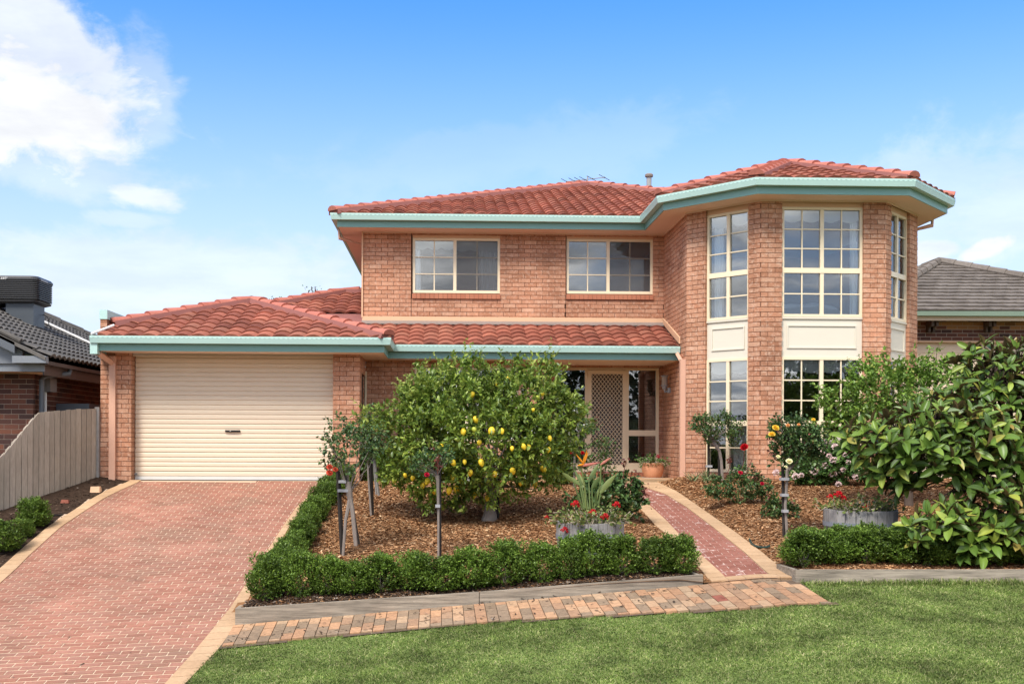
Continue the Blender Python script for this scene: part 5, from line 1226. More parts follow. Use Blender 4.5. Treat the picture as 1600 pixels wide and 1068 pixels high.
# --------------------------- clipped box hedges
def box_shrub_mesh(seed, r, h, n, flat=0.0):
    rs = np.random.RandomState(seed); bl = [(0, 0, h*.46, r, r, h*.50)]
    for i in range(16): a = rs.uniform(0, 6.28); q = r*rs.uniform(.1, .85); bl.append((q*math.cos(a), q*math.sin(a), h*rs.uniform(.88, 1.10), .038, .038, .09))
    for i in range(9): a = rs.uniform(0, 6.28); q = r*rs.uniform(.2, .85); bl.append((q*math.cos(a), q*math.sin(a), h*rs.uniform(.3, .88), r*.36, r*.36, h*rs.uniform(.18, .30)))
    V, F, _ = twig_leaves(bl, n, 9, .085, .029, .0095, rs, spread=.55, upb=1.0, simple=True, fold=.3, shell=.2)
    V[:, 2] = np.maximum(V[:, 2], .005); me = np_mesh('shrub', V, F); me.materials.append(M['box']); return me
BOXM = [box_shrub_mesh(20+i, .235, .47, 1700) for i in range(4)]
def stem_mesh():
    mb = MB(); rs = np.random.RandomState(3)
    for i in range(4): a = i*1.5; limb(mb, (0, 0, -.05), (.07*math.cos(a), .07*math.sin(a), .25), .007, .004, .01, rs, 3, 4)
    me = np_mesh('stem', mb.V, mb.F); me.materials.append(M['bark']); return me
STM = stem_mesh()
def hedge(label, places, base=None):
    h = thing('box_hedge', label, 'hedge', places[0][:3], 'low box hedges')
    for i, (x, y, z, sx, sz) in enumerate(places):
        o = bpy.data.objects.new('shrub', BOXM[i % 4]); link(o, h); o['kind'] = 'stuff'; o.location = Vector((x, y, z)) - h.location; o.scale = (sx, sx, sz); o.rotation_euler = (0, 0, rnd.uniform(0, 6.28))
        s = bpy.data.objects.new('stem', STM); link(s, h); s.location = o.location; s.scale = o.scale
    return h
def zb(x, y, f=BED): return float(f(x, y)) + ZC
HT = [.92, .88, .74, .68, .74, .78, .70, .80, .86, .76, .82, .86, .84, .78]
pl_ = []; x = -2.12; i = 0
while x < 2.55:
    y = 12.98 + rnd.uniform(-.03, .05); pl_.append((x, y, zb(x, y), rnd.uniform(.80, 1.12), HT[i % 14]*rnd.uniform(.90, 1.06))); x += rnd.uniform(.28, .43); i += 1
y = 12.98; pl_.append((2.74, y, zb(2.74, y), .95, .78))
hedge('low clipped box hedge along the left timber edging in front of the barrel', pl_)
pl_ = []; y = 13.38
while y < 19.4:
    x = float(eRo(y)) + .26 + rnd.uniform(-.03, .03); pl_.append((x, y, zb(x, y), rnd.uniform(.66, .78), rnd.uniform(.58, .74))); y += .36
hedge('low box hedge running up beside the driveway to the garage pier', pl_)
pl_ = [(x, 20.35+rnd.uniform(-.05, .05), zb(x, 20.3), rnd.uniform(1.1, 1.3), rnd.uniform(1.05, 1.25)) for x in np.arange(-1.35, .6, .42)]
hedge('box hedge against the shaded brick wall behind the lemon tree', pl_)
pl_ = []; x = 4.24
while x < 8.6: y = 13.05+rnd.uniform(-.04, .06); pl_.append((x, y, zb(x, y), rnd.uniform(1.0, 1.15), rnd.uniform(.66, .76))); pl_.append((x+.15, y+.3, zb(x, y+.3), 1.0, .68)); x += .38
hedge('dense low box hedge behind the right timber edging under the magnolia', pl_)
def single_box(label, px, py, fn, sx, sz, cat='shrub', grp='single box bushes'):
    p = on(px, py, fn); o = thing('box_shrub', label, cat, tuple(p), grp); s = bpy.data.objects.new('foliage', BOXM[int(px) % 4]); link(s, o); s['kind'] = 'stuff'; s.scale = (sx, sx, sz); t_ = bpy.data.objects.new('stem', STM); link(t_, o); t_.scale = (sx, sx, sz)
single_box('small round box bush under the right side of the lemon tree', 872, 757, BED, 1.15, 1.0)
single_box('green box bush against the fence, the one farther up the driveway', 55, 822, SIDE, .98, .76); single_box('green box bush by the fence at the left edge, nearest the street', 6, 860, SIDE, 1.15, .76); single_box('small light green box sprig between the two fence bushes', 40, 838, SIDE, .55, .45)

# --------------------------- lemon tree
rs = np.random.RandomState(42); lb = on(765, 812, BED); LY = lb[1]
lt = thing('lemon_tree', 'broad round lemon tree full of yellow lemons in the mulched bed', 'tree', tuple(lb))
BLB = [pblob(*a) for a in [(745, 672, 120, 78, LY), (668, 680, 60, 58, LY), (692, 628, 60, 44, LY), (725, 590, 34, 28, LY), (818, 626, 60, 42, LY), (848, 592, 26, 30, LY), (868, 655, 48, 44, LY), (608, 655, 42, 13, LY, .9, -.1), (655, 640, 34, 40, LY),
       (655, 735, 55, 38, LY), (700, 755, 62, 32, LY), (775, 748, 66, 34, LY), (838, 722, 50, 42, LY), (870, 690, 30, 40, LY), (790, 580, 26, 16, LY), (648, 598, 12, 20, LY), (890, 640, 18, 20, LY), (760, 700, 100, 60, LY, .95, -.25), (680, 690, 50, 45, LY, .8, -.55), (820, 680, 50, 45, LY, .8, -.55)]]
V, F, (tp, td) = twig_leaves(BLB, 5200, 9, .17, .088, .021, rs, spread=.65, upb=.35, fold=.22, droop=.22, shell=.25, gate=(13, -.75, .045)); foliage('crown', V, F, M['lemon_leaf'], lt)
def sprays(name, blobs, n, l, ll, lw, mat, parent, rs, zmin=-.1, per=13):
    P, Nv = blob_pts(blobs, n*3, rs, .05); k = Nv[:, 2] > zmin; P, Nv = P[k][:n], Nv[k][:n]; d = nrm(Nv*.7+np.array([0, 0, .75])+rs.normal(0, .3, P.shape)); L_ = l*rs.uniform(.5, 1.2, (len(P), 1)); t_ = np.linspace(.1, 1, per)
    B_ = P[:, None]+d[:, None]*t_[None, :, None]*L_[:, None] + np.array([0, 0, -.25])*(t_**2)[None, :, None]*L_[:, None]*.6; D_ = nrm(d[:, None]*.7+rs.normal(0, .6, B_.shape)); s_ = (1.1-.45*t_)[None]*np.ones((len(P), 1))
    V, F = leaves(B_.reshape(-1, 3), D_.reshape(-1, 3), (ll*s_).reshape(-1), (lw*s_).reshape(-1), rs, fold=.22, droop=.2); foliage(name, V, F, M[mat], parent)
sprays('leafy_shoot', BLB, 170, .24, .085, .020, 'lemon_leaf', lt, rs, -.5); sprays('young_shoot', [BLB[i] for i in (2, 3, 4, 5, 7, 8, 15)], 90, .34, .078, .018, 'lemon_young', lt, rs, .1)
TOPB = [BLB[i] for i in (2, 3, 4, 5, 6, 7, 8, 15)]; TOPB = [(b[0], b[1], b[2]+b[5]*.12, b[3], b[4], b[5]) for b in TOPB]
V, F, _ = twig_leaves(TOPB, 420, 7, .20, .080, .018, rs, spread=.5, upb=.9, fold=.22, droop=.15, shell=.08); foliage('young_leaves', V, F, M['lemon_young'], lt)
mb = MB(); tt = lb + np.array([0.02, 0, .42]); mb.tube([lb-np.array([0, 0, .06]), lb+np.array([0, 0, .03]), lb+np.array([0.01, 0, .15]), tt], [.15, .115, .085, .075], 10)
for i in range(0, len(tp), 130): limb(mb, tt+np.array([0, 0, -.03]), tt+(tp[i]-tt)*.8, .022, .006, .05, rs, 4, 5, .08)
mb.build('trunk', M['bark'], lt)
mb = MB(); q = lb+np.array([.12, .05, 0]); mb.tube([q, q+np.array([0, 0, .75])], .028, 5); mb.build('stake', M['stake'], lt)
def lemon_mesh(mat):
    mb = MB(); mb.lathe((0, 0, 0), [(0, -.058), (.008, -.054), (.014, -.046), (.029, -.030), (.036, -.008), (.036, .010), (.028, .030), (.014, .042), (0, .046)], 14); me = np_mesh('lemon', mb.V, mb.F, True); me.materials.append(mat); return me
LMe, LMg = lemon_mesh(M['lemon']), lemon_mesh(M['lemong'])
lem = [(738, 616, 1), (743, 655, 1.1), (724, 674, 1.15), (768, 673, 1.35), (784, 673, 1), (749, 691, .9), (690, 697, 1), (708, 722, 1.1), (726, 721, .8), (752, 722, 1.15), (735, 738, 1), (773, 740, 1.05), (801, 735, 1.15), (849, 732, 1.2), (668, 751, 1.2), (660, 758, 1.1), (633, 742, .8), (645, 746, .95), (678, 766, 1.1), (702, 766, 1.2), (713, 763, 1.2), (741, 773, 1.0), (762, 778, 1.2), (818, 697, 1.0), (826, 698, 1.0), (866, 696, 1.15), (872, 696, 1.1), (857, 702, .95), (859, 684, .9), (836, 757, 1.05), (813, 754, .9), (794, 591, .9), (776, 600, .9), (708, 744, .95), (720, 752, .8), (800, 700, .8), (833, 640, .7), (848, 615, .7)]
grn = [(741, 671, .95), (667, 712, .9), (840, 621, .8), (616, 750, 1.0)]
for k, L_ in ((0, lem), (1, grn)):
    for (px, py, s) in L_:
        Bq = np.array(BLB); r_ = ray(px, py); Y_ = LY-.15
        for b in BLB:                            # on the side of the crown that faces us
            o_ = np.array([0, 0, ZC])-np.array(b[:3]); dr = r_/np.array(b[3:]); oo = o_/np.array(b[3:]); A = dr@dr; Bb = 2*oo@dr; C_ = oo@oo-.92; disc = Bb*Bb-4*A*C_
            if disc > 0: Y_ = min(Y_, ((-Bb-math.sqrt(disc))/(2*A))*r_[1]+.02)
        o = bpy.data.objects.new('lemon', LMg if k else LMe); o.location = Vector(at(px, py, Y_)) - Vector(lb); o.scale = (s*1.0,)*3; o.rotation_euler = (rnd.uniform(-.5, .5), rnd.uniform(-.5, .5), rnd.uniform(0, 6)); link(o, lt)
P, Nv = blob_pts([BLB[i] for i in (0, 1, 2, 4, 6, 17)], 150, rs, .05); pc = np.repeat(P, 5, 0)+rs.normal(0, .016, (len(P)*5, 3)); V, F = leaves(pc, nrm(np.repeat(Nv, 5, 0)+rs.normal(0, .7, pc.shape)), .026, .008, rs, simple=True); foliage('blossom', V, F, M['white_petal'], lt)

# --------------------------- flowers
def rose_mesh(mat, seed=1, open_=1.0):
    rs = np.random.RandomState(seed); V, F = [], []
    for ringi, (n, r_, tilt, ln) in enumerate([(3, .10, 1.25, .55), (5, .22, 1.0, .65), (5, .36, .65, .75), (6, .48, .25*open_, .8)]):
        for j in range(n):
            a = 6.283*j/n + ringi*.5 + rs.uniform(-.15, .15); k = len(V); ca, sa = math.cos(a), math.sin(a); tl = tilt+rs.uniform(-.12, .12)
            for (s_, w_) in ((0, .16), (.5, .40), (.85, .36), (1, .16)):
                rr_ = r_*.35 + s_*ln*math.cos(tl)*.75; z_ = -.1 + s_*ln*math.sin(tl)*.9 - .10*(s_ > .8)*(1.2-tl)
                for q in (-1, 0, 1): V.append((rr_*ca - q*w_*sa, rr_*sa + q*w_*ca, z_ + .06*abs(q)))
            F += [(k+3*i+j2, k+3*i+j2+1, k+3*i+j2+4, k+3*i+j2+3) for i in range(3) for j2 in range(2)]
    me = np_mesh('flower', V, F, True); me.materials.append(mat); return me
RM = {n: rose_mesh(M[n+'_petal'], i) for i, n in enumerate(['red', 'crimson', 'orange_red', 'yellow', 'cream', 'pink', 'apricot'])}
def head_mesh(mat, seed, n=34):
    rs = np.random.RandomState(seed); d_ = nrm(rs.normal(0, 1, (n, 3))); d_[:, 2] = np.abs(d_[:, 2])*1.1-.25; V = []; F = []
    P = nrm(d_)*rs.uniform(.72, 1.0, (n, 1)); V, F = leaves(np.repeat(P, 5, 0), rs.normal(0, 1, (n*5, 3))+.6*np.repeat(nrm(d_), 5, 0), .42, .17, rs, simple=True); me = np_mesh('flower', V, F); me.materials.append(mat); return me
HM = {n: head_mesh(M[n+'_petal'], i) for i, n in enumerate(['red', 'pink', 'crimson', 'white'])}
def flower(parent, me, p, r_, tilt=None):
    o = bpy.data.objects.new('flower', me); link(o, parent); o.location = Vector(p) - Vector(root_loc(parent)); o.scale = (r_,)*3; o.rotation_euler = tilt or (rnd.uniform(.5, 1.0), rnd.uniform(-.3, .3), rnd.uniform(-.4, .4)); return o
# --------------------------- roses
def rose(label, base_px, fn, blobs, stems=(), flowers=(), stakes=(), ties=(), ntw=150, per=7, ll=.042, lw=.015, dY=0.0, red=0, shoots=(), name='rose_bush', cat='rose bush', seed=0, mat='rose_leaf', base=None, petal_r=.06, canes=6, shell=.35):
    rs = np.random.RandomState(100+seed); b = on(*base_px, fn) if base is None else np.array(base); Y = b[1]+dY; o = thing(name, label, cat, tuple(b), {'standard_rose': 'standard roses on stakes', 'rose_bush': 'low rose bushes', 'flowering_bush': 'flowering bushes'}.get(name))
    BL = [pblob(*a, Y) for a in blobs]; V, F, (tp, td) = twig_leaves(BL, int(ntw*4.2), per, .12, ll*1.12, lw*1.12, rs, spread=.8, upb=.3, fold=.2, droop=.2, shell=shell, gate=(17, -.7, .03)); foliage('foliage', V, F, M[mat], o)
    if red:
        V, F, _ = twig_leaves([(q[0], q[1], q[2]+q[5]*.35, q[3]*.95, q[4], q[5]*.9) for q in BL], red, 5, .12, ll*.9, lw*.8, rs, spread=.7, upb=.8, shell=.1); foliage('young_shoot', V, F, M['rose_red'], o)
    mb = MB(); top = b
    for st in stems:                     # trunk as a list of (px, py, radius)
        pts = [at(px, py, Y) for px, py, r_ in st]; pts[-1] = np.array([pts[-1][0], pts[-1][1], min(pts[-1][2], b[2]+.0)]) if st[-1][1] > base_px[1]-6 else pts[-1]; mb.tube(pts, [r_ for _, _, r_ in st], 7); top = pts[0]
    cb = top if stems else b
    for i in range(0, len(tp), max(1, len(tp)//(canes*2))): limb(mb, cb, tp[i], .0075, .003, .02, rs, 3, 4)
    if mb.n: mb.build('stem', M['bark'] if stems else M['stem'], o)
    for (x0, y0, x1, y1, r_, mt) in stakes:
        a, c = at(x0, y0, Y+.03), at(x1, y1, Y+.03); mb = MB(); mb.tube([a, c], r_, 4); mb.build('stake', M[mt], o)
    for (px, py, w_) in ties:
        c = at(px, py, Y-.02); mb = MB(); mb.box(c[0]-w_, c[0]+w_, c[1]-.03, c[1]+.06, c[2]-.018, c[2]+.018); mb.build('tie', M['tie'], o)
    for (px, py, r_, kind_) in flowers:
        c = at(px, py, Y-.25); k = min(range(len(tp)), key=lambda i: np.linalg.norm(tp[i]-c)); mb = MB(); limb(mb, tp[k], c, .005, .004, .01, rs, 2, 4); mb.build('flower_stem', M['stem'], o); flower(o, kind_, c, r_)
    for (pts, hasleaf) in shoots:
        q = [at(px, py, Y-.1) for px, py in pts]; mb = MB(); mb.tube(q, .006, 5); mb.build('shoot', M['stemd'], o)
        if hasleaf: 
            n = 12; cc = q[-1]+rs.normal(0, .035, (n, 3)); V, F = leaves(cc, rs.normal(0, 1, (n, 3))-np.array([0, 0, .3]), .055, .017, rs); foliage('young_shoot', V, F, M['rose_red'], o)
    return o
rose('standard rose with orange red blooms beside the garage pier, tied to stakes', (540, 868), BED, [(548, 700, 42, 34), (520, 706, 24, 26), (575, 690, 34, 24), (530, 672, 14, 24), (510, 715, 18, 12)], [[(545, 752, .03), (545, 766, .05), (547, 780, .035), (540, 812, .022), (536, 868, .02)], [(546, 770, .035), (551, 800, .03), (556, 852, .028)]],
     [(515, 729, .055, RM['orange_red']), (515, 738, .06, RM['orange_red']), (524, 733, .05, RM['orange_red'])], [(528, 732, 535, 868, .030, 'stake'), (541, 742, 560, 850, .026, 'stake')], [(536, 766, .07), (535, 752, .05)], 150, 7, dY=.0, seed=1, cat='rose', name='standard_rose')
rose('standard rose on a black stake behind the orange red one, with two pale leaning canes', (584, 806), BED, [(582, 672, 26, 26), (572, 690, 20, 26), (590, 650, 22, 12), (565, 668, 16, 12)], [[(574, 712, .014), (576, 750, .016), (580, 806, .017)]], [], [(578, 675, 581, 806, .034, 'stake'), (581, 688, 592, 774, .020, 'stakeg'), (583, 712, 588, 772, .014, 'stakeg')], [(576, 700, .05)], 95, 7, seed=2, cat='rose', name='standard_rose')
rose('thin rose with dark red tips on a tall stake in front of the lemon tree', (685, 876), BED, [(668, 722, 24, 12), (690, 712, 12, 12)], [[(683, 742, .030), (684, 752, .022), (685, 800, .016), (685, 876, .015)]], [(667, 741, .045, RM['crimson'])], [(687, 708, 688, 876, .017, 'stake')], [(684, 790, .03)], 42, 7, seed=3, cat='rose', name='standard_rose', shoots=[([(685, 735), (684, 722), (686, 714)], True), ([(684, 740), (682, 730), (681, 726)], True)])
rose('standard rose with an umbrella crown before the left angled bay window', (1126, 752), BED, [(1122, 668, 38, 16), (1100, 662, 18, 12), (1148, 676, 16, 10), (1130, 655, 16, 12), (1108, 680, 14, 9)], [[(1116, 690, .02), (1119, 696, .035), (1124, 704, .028), (1127, 720, .026), (1129, 752, .027)], [(1108, 686, .02), (1116, 694, .025), (1123, 702, .03)]], [], [(1124, 700, 1124, 752, .026, 'stake'), (1107, 690, 1107, 752, .022, 'stake')], [(1108, 728, .05)], 175, 7, seed=4, cat='rose', name='standard_rose')
rose('low red rose bush with deep red blooms between path and bay', (1150, 786), BED, [(1150, 760, 30, 18), (1122, 760, 18, 14), (1178, 762, 18, 16), (1165, 742, 16, 10), (1195, 770, 10, 8), (1115, 772, 10, 8)], [], [(1163, 698, .085, RM['red']), (1157, 738, .05, RM['crimson']), (1191, 755, .042, RM['crimson'])], [], [], 190, 7, seed=5, red=16, shoots=[([(1155, 750), (1162, 722), (1163, 702)], False), ([(1135, 742), (1140, 730), (1141, 718)], True), ([(1180, 750), (1184, 745)], True), ([(1165, 735), (1172, 725), (1175, 718)], False)], canes=5)
rose('tall standard rose with yellow and cream blooms tied to a black stake', (1228, 840), BED, [(1232, 672, 30, 18), (1215, 682, 16, 14), (1258, 690, 26, 26), (1238, 702, 26, 18), (1275, 678, 14, 14), (1262, 715, 24, 14), (1218, 712, 12, 12)], [[(1236, 722, .02), (1230, 735, .024), (1229, 760, .020), (1227, 790, .019), (1230, 840, .020)], [(1252, 712, .018), (1240, 726, .026), (1232, 734, .03)]], [(1212, 668, .065, RM['yellow']), (1206, 678, .06, RM['yellow']), (1271, 655, .035, RM['yellow']), (1231, 664, .035, RM['apricot']), (1248, 663, .03, RM['apricot']), (1233, 720, .06, RM['cream']), (1216, 713, .04, RM['cream']), (1228, 729, .035, RM['cream'])], [(1223, 728, 1225, 840, .022, 'stake')], [(1226, 748, .055), (1226, 773, .045), (1227, 798, .035)], 260, 7, seed=6, red=26, cat='rose', name='standard_rose')
rose('small dark rose bush with reddish tips at the foot of the yellow rose', (1214, 808), BED, [(1213, 794, 16, 13), (1232, 790, 12, 9), (1204, 782, 8, 8)], [], [], [], [], 75, 7, seed=7, red=20, canes=4)
rose('leafy rose bush with long red shoots behind the left barrel', (960, 815), BED, [(955, 775, 40, 24), (925, 765, 22, 18), (985, 785, 22, 18), (975, 760, 22, 14), (995, 800, 12, 10), (900, 775, 14, 12)], [], [], [], [], 210, 7, ll=.062, lw=.024, seed=8, red=6, shoots=[([(972, 752), (975, 735), (978, 722)], True), ([(985, 755), (992, 742), (996, 738)], True), ([(990, 770), (1000, 762), (1006, 762)], True), ([(1000, 775), (1004, 768), (1008, 772)], True), ([(945, 752), (943, 745), (944, 738)], True)], canes=6)
rose('rose bush with reddish young leaves beside the right edge of the lemon tree crown', (897, 762), BED, [(895, 690, 18, 24), (915, 690, 14, 20), (905, 662, 18, 16), (922, 668, 12, 12)], [[(898, 712, .02), (897, 762, .022)]], [(890, 707, .05, RM['red']), (910, 707, .05, RM['red'])], [], [], 90, 7, seed=9, red=45, cat='rose', name='standard_rose')
rose('light green rose shoots before the front door', (930, 764), BED, [(945, 700, 14, 14), (930, 722, 20, 12), (945, 735, 18, 10), (905, 722, 16, 12)], [], [], [], [], 60, 6, seed=10, red=10, canes=4)
rose('bush of pale pink and white blooms under the wide bay window', (1290, 757), BED, [(1300, 728, 34, 22), (1265, 735, 28, 18), (1330, 725, 20, 18), (1240, 740, 14, 12), (1310, 705, 24, 12), (1350, 735, 16, 12)], [], [(x, y, r_, HM['pink']) for x, y, r_ in [(1305, 698, .055), (1289, 727, .055), (1273, 737, .06), (1243, 744, .055), (1212, 739, .05), (1300, 718, .05), (1306, 719, .05), (1301, 740, .06), (1317, 734, .045), (1336, 745, .05), (1310, 756, .045), (1284, 707, .04), (1319, 710, .045), (1295, 712, .04), (1288, 690, .04), (1252, 742, .04), (1213, 737, .04), (1325, 722, .04)]], [], [], 260, 7, ll=.055, lw=.026, seed=11, mat='ger2', name='flowering_bush', cat='flower bush', canes=5)
def blades(label, px, py, fn, n, l, seed):
    rs = np.random.RandomState(seed); b = on(px, py, fn); o = thing('iris_clump', label, 'plant', tuple(b), 'strappy grass clumps'); d_ = np.stack([rs.normal(0, .5, n), rs.normal(0, .3, n), np.ones(n)], -1); P = b+rs.normal(0, .04, (n, 3))*[1, 1, 0]; V, F = leaves(P, d_, l*rs.uniform(.6, 1.1, n), .012, rs, droop=.2); obj('leaf', V, F, M['iris'], o, kind='stuff')
blades('grey green strappy iris clump beside the porch downpipe', 1082, 752, BED, 16, .22, 1); blades('grey green iris clump below the left angled bay window', 1102, 752, BED, 18, .26, 2); blades('tuft of long grass at the corner of the right timber edging', 1250, 886, BED, 16, .17, 3)

# --------------------------- half barrels
def barrel(label, px, py, wpx, Yoff=0.0):
    b = on(px, py, BED); s = depth(np.array([b[0], b[1], 0]))/FPX; R_ = wpx*s/2; o = thing('half_barrel', label, 'planter', tuple(b), 'half barrel planters'); n = 22; h = .44; me = None
    V = []; a1 = math.pi/n*.95
    for r_, z in ((R_*.90, 0), (R_*.985, h*.55), (R_, h)):
        for th in (-.045, 0):
            for q in (-a1, a1): V.append(((r_+th)*math.cos(q), (r_+th)*math.sin(q), z))
    F = []
    for i in range(2): k = i*4; F += [(k+2, k+3, k+7, k+6), (k+1, k, k+4, k+5), (k, k+2, k+6, k+4), (k+3, k+1, k+5, k+7)]
    F += [(8, 10, 11, 9), (0, 1, 3, 2)]; me = np_mesh('stave', V, F); me.materials.append(M['barrel'])
    for i in range(n): q = bpy.data.objects.new('stave', me); link(q, o); q.rotation_euler = (0, 0, 6.28318*i/n+.1); q.scale = (1, 1, 1+rnd.uniform(-.015, .015))
    for z, rr_ in ((h*.52, .987), (h*.10, .92)):
        mb = MB(); mb.lathe(tuple(b), [(R_*rr_+.001, z), (R_*rr_+.008, z), (R_*rr_+.010, z+.055), (R_*rr_+.003, z+.055)], 40); mb.build('hoop', M['hoop'], o)
    mb = MB(); mb.lathe(tuple(b), [(R_*.92, h-.05), (0, h-.03)], 24); mb.build('soil', M['soil'], o)
    return o, b, R_, h
def geranium(label, b, R_, h, seed, flowers, dens=1.0, mat='ger'):
    rs = np.random.RandomState(seed); top = b + np.array([0, 0, h]); o = thing('geranium', label, 'geranium', tuple(top - np.array([0, 0, .05])), 'potted geraniums'); n = int(95*dens); mb = MB(); LP, LD = [], []
    for i in range(n):
        a = rs.uniform(0, 6.28); q = R_*math.sqrt(rs.uniform(0, 1))*.9; p = top+np.array([q*math.cos(a), q*math.sin(a), -.04]); e = p+np.array([math.cos(a)*rs.uniform(.02, .22), math.sin(a)*rs.uniform(.02, .22), rs.uniform(.03, .24)*(1.1-q/R_*.5)])
        pts = limb(mb, p, e, .007, .004, .025, rs, 3, 4)
        for j in range(rs.randint(5, 11)): k = pts[rs.randint(1, 4)]; LP.append(k+rs.normal(0, .03, 3)); LD.append(np.array([math.cos(a), math.sin(a), .4])+rs.normal(0, .7, 3))
    mb.build('stem', M['pale_stem'], o); V, F = leaves(np.array(LP), np.array(LD), rs.uniform(.03, .06, len(LP)), .022, rs, fold=.35, droop=.15); foliage('leaf', V, F, M[mat], o)
    for px, py, r_, nm in flowers:
        c = at(px, py, b[1]-R_*.75); mb = MB(); limb(mb, c+np.array([.02, .15, -.12]), c, .004, .004, .01, rs, 2, 4); mb.build('flower_stem', M['stem'], o); flower(o, HM[nm], c, r_, (.4, 0, 0))
    return o
bL, bp, bR_, bh = barrel('weathered half barrel planter with red geraniums behind the left box hedge', 922, 868, 107)
geranium('red geranium with bare twisted stems spilling over the left half barrel', bp, bR_, bh, 5, [(899, 788, .05, 'red'), (926, 801, .045, 'red'), (945, 808, .05, 'red'), (963, 789, .045, 'red'), (882, 828, .042, 'red'), (854, 808, .025, 'red')], 1.0)
bL2, bp2, bR2, bh2 = barrel('weathered half barrel planter standing on the mulch right of the path', 1344, 848, 112)
geranium('dry looking geranium with a few red flowers in the right half barrel', bp2, bR2, bh2, 6, [(1297, 776, .035, 'red'), (1310, 773, .05, 'red'), (1318, 778, .035, 'red'), (1404, 770, .035, 'red'), (1352, 792, .03, 'red')], .85)
# bird of paradise in the left barrel
st_ = thing('strelitzia', 'bird of paradise plant with an orange flower growing in the left half barrel', 'plant', tuple(bp+np.array([0, 0, bh-.05]))); SY = bp[1]
def paddle(a, s, e, w_, up=.0, mat='strel'):
    a, s, e = (np.array(v) for v in (a, s, e)); mb = MB(); mb.tube([a, (a+s)/2+np.array([.0, 0, .0]), s], [.012, .010, .008], 6); mb.build('stalk', M['stem'] if mat == 'strel' else M['strel'], st_)
    d_ = e-s; L_ = np.linalg.norm(d_); d_ /= L_; side_ = np.cross(d_, np.array([0, -1, .15])); side_ /= np.linalg.norm(side_); n_ = np.cross(side_, d_); V, F = [], []; m_ = 9
    for i in range(m_):
        k = i/(m_-1); ww = w_*.6*math.sin(math.pi*min(1, .06+k*.94))**.7*(1-.25*k); c = s+d_*L_*k - np.array([0, 0, .10*L_*k*k])
        V += [c+side_*ww - n_*ww*.45, c, c-side_*ww - n_*ww*.45]
    for i in range(m_-1): F += [(3*i, 3*i+1, 3*i+4, 3*i+3), (3*i+1, 3*i+2, 3*i+5, 3*i+4)]
    obj('leaf', V, F, M[mat], st_, smooth=True)
SA = lambda px, py, dy=0: at(px, py, SY+dy)
for (a, s, e, w_, dy) in [((911, 795), (896, 752), (878, 735), .05, -.15), ((913, 795), (906, 757), (888, 741), .05, .05), ((915, 795), (909, 757), (897, 729), .035, .12), ((922, 795), (920, 752), (936, 720), .055, .1), ((926, 795), (925, 762), (938, 742), .055, -.08), ((934, 795), (938, 770), (962, 737), .07, .0), ((930, 795), (931, 788), (931, 763), .035, -.12), ((919, 795), (914, 760), (904, 735), .03, .15), ((928, 795), (933, 770), (946, 752), .045, .15)]:
    paddle(SA(*a), SA(*s, dy*.5), SA(*e, dy), w_)
mb = MB(); mb.tube([SA(916, 795), SA(913, 755, -.03), SA(908, 730, -.06)], .010, 6); mb.tube([SA(929, 795), SA(938, 755), SA(939, 724)], .010, 6); mb.build('stalk', M['strel'], st_)
def spike(name, a, b, r_, mat): a, b = np.array(a), np.array(b); mb = MB(); mb.tube([a, a+(b-a)*.35, a+(b-a)*.7, b], [r_*.5, r_, r_*.7, r_*.1], 6); mb.build(name, M[mat], st_)
spike('bract', SA(907, 728, -.06), SA(938, 722, -.10), .020, 'pink_bract'); spike('bract', SA(938, 726), SA(955, 714, -.02), .018, 'pink_bract')
for e in ((900, 709), (904, 713), (917, 703), (919, 706), (902, 727), (913, 712)): spike('sepal', SA(912, 725, -.07), SA(*e, -.10), .013, 'orange_petal')

# --------------------------- terracotta pot by the door
pb = on(1020, 748, PATH); pot = thing('terracotta_pot', 'round terracotta pot standing on the porch edge beside the front door', 'pot', tuple(pb)); s = depth(np.array([pb[0], pb[1], 0]))/FPX; R_ = 17*s
mb = MB(); H_ = 25*s; mb.lathe(tuple(pb), [(0, 0), (R_*.68, 0), (R_*.86, H_*.22), (R_*1.0, H_*.55), (R_*.99, H_*.78), (R_*.94, H_*.92), (R_*.97, H_*.94), (R_*.97, H_), (R_*.88, H_), (R_*.86, H_*.85), (0, H_*.85)], 32); mb.build('pot', M['terra'], pot, smooth=True)
mb = MB(); mb.lathe(tuple(pb-np.array([0, 0, .0])), [(R_*.9, .0), (R_*1.02, .02), (R_*1.0, .035), (R_*.7, .012)], 28); mb.build('saucer', M['stone'], pot)
geranium('small geranium with one dark red bloom in the terracotta pot', pb, R_*.85, H_-.02, 8, [(1028, 713, .035, 'crimson')], .45, 'ger2')

